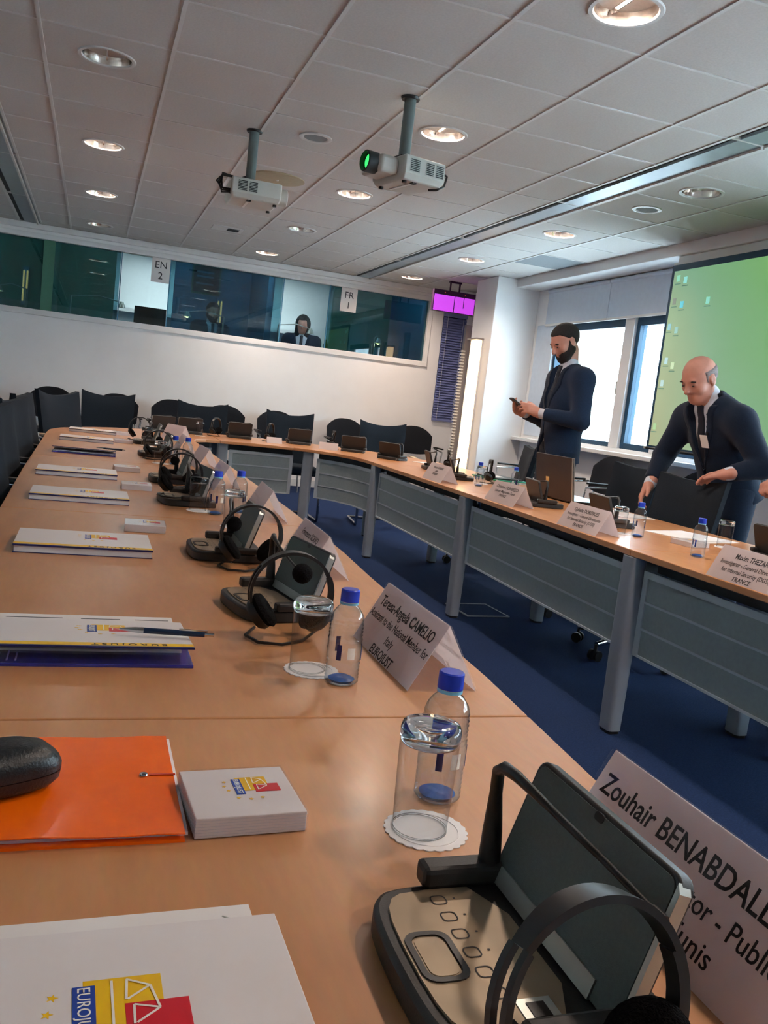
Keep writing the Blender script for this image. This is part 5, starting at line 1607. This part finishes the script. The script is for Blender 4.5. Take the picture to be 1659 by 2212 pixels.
        F = np.concatenate(faces)
        F = F[(F >= 0).all(1)]
        for _ in range(smooth_it):
            S = np.zeros_like(P); Nn = np.zeros(len(P))
            for a, b in ((0, 1), (1, 2), (2, 3), (3, 0)):
                np.add.at(S, F[:, a], P[F[:, b]]); np.add.at(Nn, F[:, a], 1)
                np.add.at(S, F[:, b], P[F[:, a]]); np.add.at(Nn, F[:, b], 1)
            P = P * 0.45 + 0.55 * S / np.maximum(Nn, 1)[:, None]
        me = bpy.data.meshes.new(name)
        me.vertices.add(len(P)); me.vertices.foreach_set('co', P.ravel())
        me.loops.add(F.size); me.loops.foreach_set('vertex_index', F.ravel().astype(np.int32))
        me.polygons.add(len(F)); me.polygons.foreach_set('loop_start', np.arange(0, F.size, 4, dtype=np.int32))
        me.polygons.foreach_set('use_smooth', np.ones(len(F), bool))
        me.update(calc_edges=True)
        me.validate()
        me.materials.append(m)
        return me
def rotm(pitch, yaw, roll=0.0):
    """head frame: columns are forward, left, up in body space"""
    return np.array((Matrix.Rotation(yaw, 3, 'Z') @ Matrix.Rotation(pitch, 3, 'Y') @ Matrix.Rotation(roll, 3, 'X')))
def head_prims(F, C, R, nose=1.0):
    C = np.array(C, float)
    def p(x, y, z):
        return C + R @ np.array([x, y, z])
    F.ell(p(-0.008, 0, 0.032), (0.100, 0.078, 0.090), R, 0.0)
    F.ell(p(0.030, 0, -0.035), (0.062, 0.060, 0.082), R, 0.03)
    F.ell(p(0.055, 0, -0.092), (0.030, 0.034, 0.024), R, 0.03)
    for s in (-1, 1):
        F.cap(p(-0.005, s * 0.058, -0.045), p(0.048, s * 0.030, -0.092), 0.018, 0.016, 0.025)
        F.ell(p(0.058, s * 0.040, -0.022), (0.026, 0.026, 0.022), R, 0.02)
        F.ell(p(0.100, s * 0.033, 0.010), (0.016, 0.020, 0.012), R, 0.014, 'sub')
        F.ell(p(0.081, s * 0.033, 0.008), (0.013, 0.015, 0.011), R, 0.004)
        F.ell(p(-0.008, s * 0.080, 0.0), (0.020, 0.010, 0.033), R, 0.006)
        F.ell(p(-0.002, s * 0.090, 0.004), (0.009, 0.006, 0.016), R, 0.006, 'sub')
    F.cap(p(0.085, -0.036, 0.030), p(0.085, 0.036, 0.030), 0.009, 0.009, 0.014)
    F.cap(p(0.088, 0, 0.020), p(0.114 * nose, 0, -0.024), 0.009, 0.0135, 0.010)
    F.cap(p(0.095, -0.013, -0.030), p(0.095, 0.013, -0.030), 0.009, 0.009, 0.008)
    F.cap(p(0.084, -0.020, -0.057), p(0.084, 0.020, -0.057), 0.007, 0.007, 0.006)
    F.cap(p(0.082, -0.017, -0.068), p(0.082, 0.017, -0.068), 0.007, 0.007, 0.006)
    F.cap(p(0.094, -0.022, -0.0625), p(0.094, 0.022, -0.0625), 0.0025, 0.0025, 0.004, 'sub')
def hand_prims(F, W, d, n, s, curl=0.5, thumb=(0.55, 0.75, 0.25), spread=1.0, grow=0.0):
    """W wrist, d towards the fingers, n out of the back of the hand, s towards the thumb"""
    W = np.array(W, float)
    d, n, s = [np.array(Vector(q).normalized()) for q in (d, n, s)]
    offs = [0.030, 0.010, -0.010, -0.029]
    lens = [0.92, 1.0, 0.95, 0.76]
    F.cap(W - d * 0.03, W + d * 0.02, 0.026, 0.026, 0.02)
    for i, o in enumerate(offs):
        k0 = W + d * (0.085 - 0.004 * abs(i - 1)) + s * o * spread
        F.cap(W + d * 0.015 + s * o * 0.6, k0, 0.018, 0.0125, 0.018)
        p, ang = k0, 0.0
        for j, (L, r0, r1) in enumerate(((0.042, 0.0108, 0.0098), (0.027, 0.0098, 0.009), (0.021, 0.009, 0.0078))):
            ang += curl * (0.75, 1.05, 0.7)[j]
            dd = d * math.cos(ang) - n * math.sin(ang)
            q = p + dd * L * lens[i]
            F.cap(p, q, r0 + grow, r1 + grow, 0.004)
            p = q
    t0 = W + d * 0.022 + s * 0.022 - n * 0.006
    td = np.array(Vector(d * thumb[0] + s * thumb[1] - n * thumb[2]).normalized())
    t1 = t0 + td * 0.042
    td2 = np.array(Vector(td * 0.75 + d * 0.6 - n * 0.15).normalized())
    F.cap(t0, t1, 0.0165, 0.0125, 0.014)
    F.cap(t1, t1 + td2 * 0.034, 0.0120, 0.0095, 0.005)
def make_person(label, loc, rz, J, hair='short', suit=None, h=0.0085, seated=False, detail=True):
    suit = suit or M_suit
    P = thing('person', label, 'person', loc, rz)
    allp = [np.array(q, float) for k, q in J.items() if k not in ('hrot', 'lh', 'rh')]
    lo = np.min(allp, 0) - [0.24, 0.24, 0.14]
    hi = np.max(allp, 0) + [0.26, 0.24, 0.20]
    lo[2] = max(lo[2], -0.02)
    g = lambda k: np.array(J[k], float)
    pel, chest, neck, head = g('pelvis'), g('chest'), g('neck'), g('head')
    R = rotm(*J['hrot'])
    # --- the body itself, one continuous surface
    F = Field(lo, hi, h)
    F.torso([(pel, 0.09, 0.14), ((pel + chest) / 2, 0.085, 0.125), (chest, 0.095, 0.145), (neck - [0.02, 0, 0.03], 0.06, 0.11)])
    for s in 'lr':
        F.cap(g(s + 'sh'), g(s + 'el'), 0.045, 0.036, 0.03)
        F.cap(g(s + 'el'), g(s + 'wr'), 0.036, 0.026, 0.02)
        F.cap(g(s + 'hip'), g(s + 'kn'), 0.075, 0.05, 0.03)
        F.cap(g(s + 'kn'), g(s + 'an'), 0.05, 0.034, 0.02)
        F.cap(g(s + 'an'), g(s + 'an') + [0.12, 0, -0.04], 0.036, 0.03, 0.02)
    F.cap(neck - [0.01, 0, 0.04], head + R @ np.array([-0.022, 0, -0.06]), 0.058, 0.054, 0.025)
    head_prims(F, head, R)
    for s, key in (('l', 'lh'), ('r', 'rh')):
        hd = J[key]
        hand_prims(F, g(s + 'wr'), hd[0], hd[1], hd[2], hd[3])
    child('body', F.mesh('body', M_skin, 1), P)
    # --- shirt with collar
    hc = h * 1.25
    up = (neck - pel) / np.linalg.norm(neck - pel)
    fw = np.array([1.0, 0, 0]) - up * up[0]
    fw /= np.linalg.norm(fw)
    S = Field(lo, hi, hc)
    tor = lambda e: [(pel, 0.112 + e, 0.160 + e), ((pel + chest) / 2, 0.112 + e, 0.152 + e), (chest, 0.118 + e, 0.172 + e), (neck - up * 0.055, 0.075 + e, 0.135 + e)]
    S.torso(tor(0.0))
    nd = head + R @ np.array([-0.022, 0, -0.05]) - neck
    nd /= np.linalg.norm(nd)
    S.cap(neck - up * 0.02, neck + nd * 0.035, 0.064, 0.062, 0.015)
    for s in 'lr':
        a = g(s + 'wr') - g(s + 'el')
        a /= np.linalg.norm(a)
        S.cap(g(s + 'wr') - a * 0.06, g(s + 'wr') - a * 0.008, 0.034, 0.036, 0.0)
    sf = S.v.copy()
    child('shirt', S.mesh('shirt', M_shirt, 1), P)
    # --- tie
    Tt = Field(lo, hi, hc)
    X, Y, Z = Tt.grid()
    ku = (X - neck[0]) * up[0] + (Z - neck[2]) * up[2]
    kf = (X - neck[0]) * fw[0] + (Z - neck[2]) * fw[2]
    w = np.clip(0.019 + 0.018 * np.clip(-ku / 0.42, 0, 1), 0.019, 0.04)
    w = np.where((ku > -0.035) & (ku < 0.02), 0.022, w)
    Tt.v = np.maximum.reduce([sf - 0.013, np.abs(Y - neck[1]) - w, -kf + 0.0, ku - 0.012, -ku - 0.46]).astype(np.float32)
    child('tie', Tt.mesh('tie', M_tie, 1), P)
    # --- jacket with open V front, lapels
    Jk = Field(lo, hi, hc)
    Jk.torso(tor(0.020), 0.03)
    hem = pel - up * 0.10
    Jk.torso([(hem, 0.145, 0.195), (pel, 0.132, 0.18)], 0.03)
    Jk.ell(neck - up * 0.075, (0.085, 0.175, 0.055), None, 0.05)
    Jk.cap(neck - up * 0.03, neck + nd * 0.008, 0.078, 0.074, 0.02)
    for s in 'lr':
        Jk.cap(neck - up * 0.05, g(s + 'sh') + up * 0.0, 0.072, 0.074, 0.06)
    for s in 'lr':
        a = g(s + 'wr') - g(s + 'el')
        a /= np.linalg.norm(a)
        Jk.cap(g(s + 'sh'), g(s + 'el'), 0.076, 0.060, 0.045)
        Jk.cap(g(s + 'el'), g(s + 'wr') - a * 0.03, 0.060, 0.044, 0.02)
    Xj, Yj, Zj = Jk.grid()
    for s in 'lr':
        a = g(s + 'wr') - g(s + 'el')
        a /= np.linalg.norm(a)
        q = g(s + 'wr') - a * 0.03
        near = (np.abs(Xj - q[0]) < 0.12) & (np.abs(Yj - q[1]) < 0.12) & (np.abs(Zj - q[2]) < 0.12)
        pl = (Xj - q[0]) * a[0] + (Yj - q[1]) * a[1] + (Zj - q[2]) * a[2]
        Jk.v = np.where(near, np.maximum(Jk.v, pl), Jk.v).astype(np.float32)
    hu = (Xj - hem[0]) * up[0] + (Zj - hem[2]) * up[2]
    ku = (Xj - neck[0]) * up[0] + (Zj - neck[2]) * up[2]
    kf = (Xj - neck[0]) * fw[0] + (Zj - neck[2]) * fw[2]
    V = 0.078 * np.clip((ku + 0.36) / 0.33, 0, 1.25)
    reg = np.maximum(np.abs(Yj - neck[1]) - V, -(kf + 0.005))
    low = np.maximum(np.abs(Yj - neck[1]) - 0.006 - 0.10 * np.clip((-ku - 0.46) / 0.2, 0, 1), -(kf + 0.0))
    body_j = np.maximum(Jk.v, -(hu))
    tops = ku - 0.035
    jk0 = np.maximum(np.maximum(body_j, tops), np.maximum(-reg, -low)).astype(np.float32)
    base_v = Jk.v.copy()
    Jk.v = jk0
    jo = child('jacket', Jk.mesh('jacket', suit, 1), P)
    lap = np.maximum.reduce([base_v - 0.006, np.abs(Yj - neck[1]) - V - 0.045 * np.clip((ku + 0.37) / 0.2, 0, 1), -reg, -(kf + 0.03), -ku - 0.36, ku - 0.0])
    Jk.v = np.maximum(lap, -(base_v + 0.012)).astype(np.float32)
    child('lapels', Jk.mesh('lapels', M_suit_d, 1), jo)
    # --- trousers and shoes
    Tr = Field(lo, hi, hc)
    Tr.ell(pel - [0, 0, 0.02], (0.125, 0.172, 0.11), None, 0.0)
    for s in 'lr':
        Tr.cap(g(s + 'hip'), g(s + 'kn'), 0.098, 0.075, 0.03)
        Tr.cap(g(s + 'kn'), g(s + 'an') + [0, 0, 0.0], 0.075, 0.062, 0.02)
    child('trousers', Tr.mesh('trousers', M_suit_d, 1), P)
    for s in 'lr':
        q = g(s + 'an')
        sh = Field(q - [0.12, 0.08, 0.12], q + [0.24, 0.08, 0.05], 0.008)
        zf = q[2] - 0.055
        sh.cap((q[0] - 0.03, q[1], zf), (q[0] + 0.14, q[1], zf - 0.01), 0.046, 0.042, 0.02)
        sh.v = np.maximum(sh.v, -(sh.grid()[2] - (q[2] - 0.09))).astype(np.float32)
        child('shoe', sh.mesh('shoe', M_shoe, 1), P)
    # --- hair
    def pin(X, Y, Z):
        D = np.stack([X - head[0], Y - head[1], Z - head[2]], -1) @ R
        return D[..., 0], D[..., 1], D[..., 2]
    Hf = Field(head - [0.2, 0.2, 0.34 if hair == 'long' else 0.2], head + [0.2, 0.2, 0.2], 0.0065)
    if hair == 'long':
        Hf.ell(head + R @ np.array([-0.02, 0, 0.035]), (0.112, 0.092, 0.102), R, 0)
        Hf.torso([(head + R @ np.array([-0.04, 0, 0.0]), 0.085, 0.10), (head + np.array([-0.04, 0, -0.28]), 0.06, 0.12)], 0.04)
        a, b_, c_ = pin(*Hf.grid())
        Hf.v = np.maximum(Hf.v, np.minimum(a - 0.055 + 0.0 * c_, 9) * np.where(c_ < 0.07, 1, 0) + np.where(c_ < 0.07, 0, -9)).astype(np.float32)
        child('hair', Hf.mesh('hair', M_hair, 1), P)
    elif hair == 'short':
        Hf.ell(head + R @ np.array([-0.012, 0, 0.037]), (0.108, 0.085, 0.096), R, 0)
        a, b_, c_ = pin(*Hf.grid())
        hl = np.where(a > 0.055, 0.078, np.where(a > 0.02, 0.045 + (a - 0.02) * 0.95, np.where(a > -0.02, 0.012 + (a + 0.02) * 0.8, np.maximum(0.012 + 1.5 * (a + 0.02), -0.07))))
        earc = ((a + 0.006) / 0.026) ** 2 + ((c_ + 0.002) / 0.036) ** 2 - 1
        Hf.v = np.maximum.reduce([Hf.v, hl - c_, np.where(np.abs(b_) > 0.06, -earc * 0.02, -9)]).astype(np.float32)
        child('hair', Hf.mesh('hair', M_hair, 1), P)
        B = Field(head - [0.2, 0.2, 0.2], head + [0.2, 0.2, 0.2], 0.005)
        B.ell(head + R @ np.array([0.032, 0, -0.040]), (0.067, 0.066, 0.088), R, 0)
        B.ell(head + R @ np.array([0.056, 0, -0.096]), (0.038, 0.042, 0.032), R, 0.03)
        for s in (-1, 1):
            B.cap(head + R @ np.array([0.006, s * 0.070, 0.012]), head + R @ np.array([0.008, s * 0.064, -0.05]), 0.013, 0.018, 0.02)
            B.cap(head + R @ np.array([0.0, s * 0.060, -0.045]), head + R @ np.array([0.05, s * 0.032, -0.095]), 0.022, 0.020, 0.02)
        B.cap(head + R @ np.array([0.087, -0.022, -0.050]), head + R @ np.array([0.087, 0.022, -0.050]), 0.0075, 0.0075, 0.008)
        a, b_, c_ = pin(*B.grid())
        mouth = ((a - 0.096) / 0.03) ** 2 + (b_ / 0.020) ** 2 + ((c_ + 0.063) / 0.006) ** 2 - 1
        topl = np.where(a < 0.02, 0.02, 0.02 - (a - 0.02) * 1.05)
        B.v = np.maximum.reduce([B.v, c_ - topl, -mouth * 0.02, -a - 0.018]).astype(np.float32)
        child('beard', B.mesh('beard', M_hair, 1), P)
    elif hair == 'bald':
        Hf.ell(head + R @ np.array([-0.010, 0, 0.030]), (0.1035, 0.0815, 0.092), R, 0)
        a, b_, c_ = pin(*Hf.grid())
        Hf.v = np.maximum.reduce([Hf.v, c_ - 0.055, -c_ - 0.045 - 0.5 * a, a - 0.03, np.where((np.abs(a + 0.008) < 0.022), -c_ + 0.025, -9)]).astype(np.float32)
        child('hair', Hf.mesh('hair', M_greyhair, 1), P)
    for s in (-1, 1):
        if hair != 'long':
            ey = head + R @ np.array([0.0925, s * 0.033, 0.0035])
            MB().sphere(tuple(ey), 0.0068, 10, 6, (0.7, 1.5, 0.6)).build('eye', mat('dark_lowered_eye', (52, 36, 34), 0.3, var=0), P, 60)
            br = head + R @ np.array([0.094, s * 0.033, 0.028])
            lf = R @ np.array([0, 1.0, 0])
            MB().tube([Vector(br - lf * 0.019 - R @ np.array([0.008, 0, 0.003])), Vector(br), Vector(br + lf * 0.019 - R @ np.array([0.008, 0, 0.003]))], [0.003, 0.005, 0.0035], 6).build('eyebrow', M_hair, P, 60)
    return P
std = dict(lhip=(0, 0.095, 0.93), rhip=(0, -0.095, 0.93), lkn=(0.02, 0.11, 0.50), rkn=(0.02, -0.11, 0.50), lan=(-0.01, 0.12, 0.09), ran=(-0.01, -0.12, 0.09))
# bearded man looking down at his phone
J1 = dict(std, pelvis=(0, 0, 1.00), chest=(-0.01, 0, 1.33), neck=(0.0, 0, 1.545), head=(0.055, 0.0, 1.715), hrot=(math.radians(32), math.radians(8)),
          lsh=(-0.02, 0.195, 1.47), lel=(-0.01, 0.265, 1.19), lwr=(0.225, 0.115, 1.215), rsh=(-0.02, -0.195, 1.47), rel=(0.02, -0.27, 1.18), rwr=(0.25, -0.10, 1.21),
          lhip=(0, 0.095, 0.95), rhip=(0, -0.095, 0.95),
          lh=((0.86, -0.42, 0.30), (0.15, 0.85, 0.45), (0.1, -0.35, 0.93), 0.55), rh=((0.90, 0.38, 0.22), (0.1, -0.75, -0.6), (0.1, 0.55, 0.8), 0.6))
p1 = make_person('standing man with dark beard and navy suit looking down at phone', (3.10, 5.42, 0), PI - 0.08, J1, 'short', h=0.0065)
ph = thing('mobile_phone', 'black mobile phone held by the bearded man', 'phone', (3.10 - 0.345, 5.42 + 0.02, 1.262), PI - 0.08)
MB().prism(rrect(-0.065, -0.034, 0.065, 0.034, 0.008, 4), -0.005, 0.004, Matrix.Rotation(math.radians(-32), 4, 'Y')).build('case', M_blackplastic, ph, 40)
MB().prism(rrect(-0.058, -0.030, 0.058, 0.030, 0.004, 3), 0.004, 0.0048, Matrix.Rotation(math.radians(-32), 4, 'Y')).build('display', mat('phone_display', (60, 66, 80), 0.1, var=0), ph, 40)
# bald man leaning forward over a chair
J2 = dict(pelvis=(0, 0, 0.95), chest=(0.10, 0, 1.20), neck=(0.20, 0.0, 1.375), head=(0.285, -0.005, 1.475), hrot=(math.radians(30), math.radians(12)),
          lsh=(0.155, 0.205, 1.275), lel=(0.09, 0.335, 1.06), lwr=(0.27, 0.30, 1.005), rsh=(0.18, -0.195, 1.27), rel=(0.22, -0.30, 1.05), rwr=(0.345, -0.215, 0.885),
          lhip=(0, 0.095, 0.90), rhip=(0, -0.095, 0.90), lkn=(0.03, 0.11, 0.49), rkn=(0.03, -0.11, 0.49), lan=(-0.02, 0.12, 0.09), ran=(-0.02, -0.12, 0.09),
          lh=((0.22, -0.95, -0.22), (-0.25, -0.25, 0.95), (0.9, 0.2, 0.1), 0.35), rh=((0.45, -0.12, -0.88), (0.55, -0.70, 0.30), (0.5, 0.75, 0.2), 0.6))
p2 = make_person('bald man in navy suit and tie leaning forward over a chair', (3.32, 3.93, 0), PI, J2, 'bald', M_suit_d, h=0.0065)
bd = thing('badge', 'white name badge clipped to the bald man\'s jacket', 'badge', (3.065, 3.86, 1.16), PI)
MB().box(0.0, -0.028, -0.04, 0.003, 0.028, 0.03, Matrix.Rotation(math.radians(24), 3, 'Y')).build('card', M_paper, bd, 0)
MB().box(-0.014, -0.006, 0.026, -0.008, 0.006, 0.045).build('clip', M_blackplastic, bd, 0)
# person at the picture edge, only a fist and sleeve in view
J3 = dict(std, pelvis=(0, 0, 0.98), chest=(0.0, 0, 1.28), neck=(0.01, 0, 1.48), head=(0.04, 0.0, 1.63), hrot=(math.radians(12), 0.0),
          lsh=(0, 0.20, 1.41), lel=(0.02, 0.27, 1.14), lwr=(0.2, 0.22, 1.05), rsh=(0, -0.20, 1.41), rel=(-0.02, -0.27, 1.14), rwr=(0.17, -0.29, 1.02),
          lh=((0.9, -0.1, -0.3), (0.2, 0.5, 0.8), (0, -1, 0.1), 0.6), rh=((0.80, -0.30, -0.45), (0.4, -0.4, 0.8), (0.2, 0.9, 0.2), 1.15))
make_person('person in dark suit at right picture edge, only fist and sleeve showing', (3.30, 3.06, 0), PI, J3, 'short', M_suit_d)
# interpreters seated in the booths, seen through the glass
def seated(label, x, y, rz, hair):
    z0 = 0.95
    J = dict(pelvis=(0, 0, z0 + 0.52), chest=(0.02, 0, z0 + 0.80), neck=(0.05, 0, z0 + 1.0), head=(0.08, 0, z0 + 1.15), hrot=(math.radians(14), 0),
             lsh=(0.03, 0.19, z0 + 0.94), lel=(0.1, 0.25, z0 + 0.70), lwr=(0.28, 0.12, z0 + 0.74), rsh=(0.03, -0.19, z0 + 0.94), rel=(0.1, -0.25, z0 + 0.70), rwr=(0.28, -0.12, z0 + 0.74),
             lhip=(0.02, 0.1, z0 + 0.50), rhip=(0.02, -0.1, z0 + 0.50), lkn=(0.40, 0.11, z0 + 0.50), rkn=(0.40, -0.11, z0 + 0.50), lan=(0.36, 0.12, z0 + 0.09), ran=(0.36, -0.12, z0 + 0.09),
             lh=((0.9, -0.3, 0), (0, 0.4, 0.9), (0, -1, 0), 0.5), rh=((0.9, 0.3, 0), (0, -0.4, 0.9), (0, 1, 0), 0.5))
    p_ = make_person(label, (x, y, 0), rz, J, hair, M_suit_d, h=0.012)
    st = thing('booth_stool', 'stool of the ' + label.split(' seated')[0], 'stool', (x, y, z0), rz)
    MB().prism(rrect(-0.18, -0.2, 0.2, 0.2, 0.06), 0.34, 0.385).build('seat', M_fabric2, st, 40)
    MB().tube([(0, 0, 0.02), (0, 0, 0.34)], 0.03, 12).build('post', M_chrome, st, 40)
    MB().lathe([(0, 0), (0.2, 0), (0.2, 0.015), (0, 0.02)], 20).build('base', M_chrome, st, 40)
seated('long haired interpreter seated behind the clear pane of FR booth', 2.68, 12.02, -PI / 2 - 0.3, 'long')
seated('dark figure seated behind tinted glass right of the EN sign', 1.42, 12.08, -PI / 2 + 0.3, 'short')
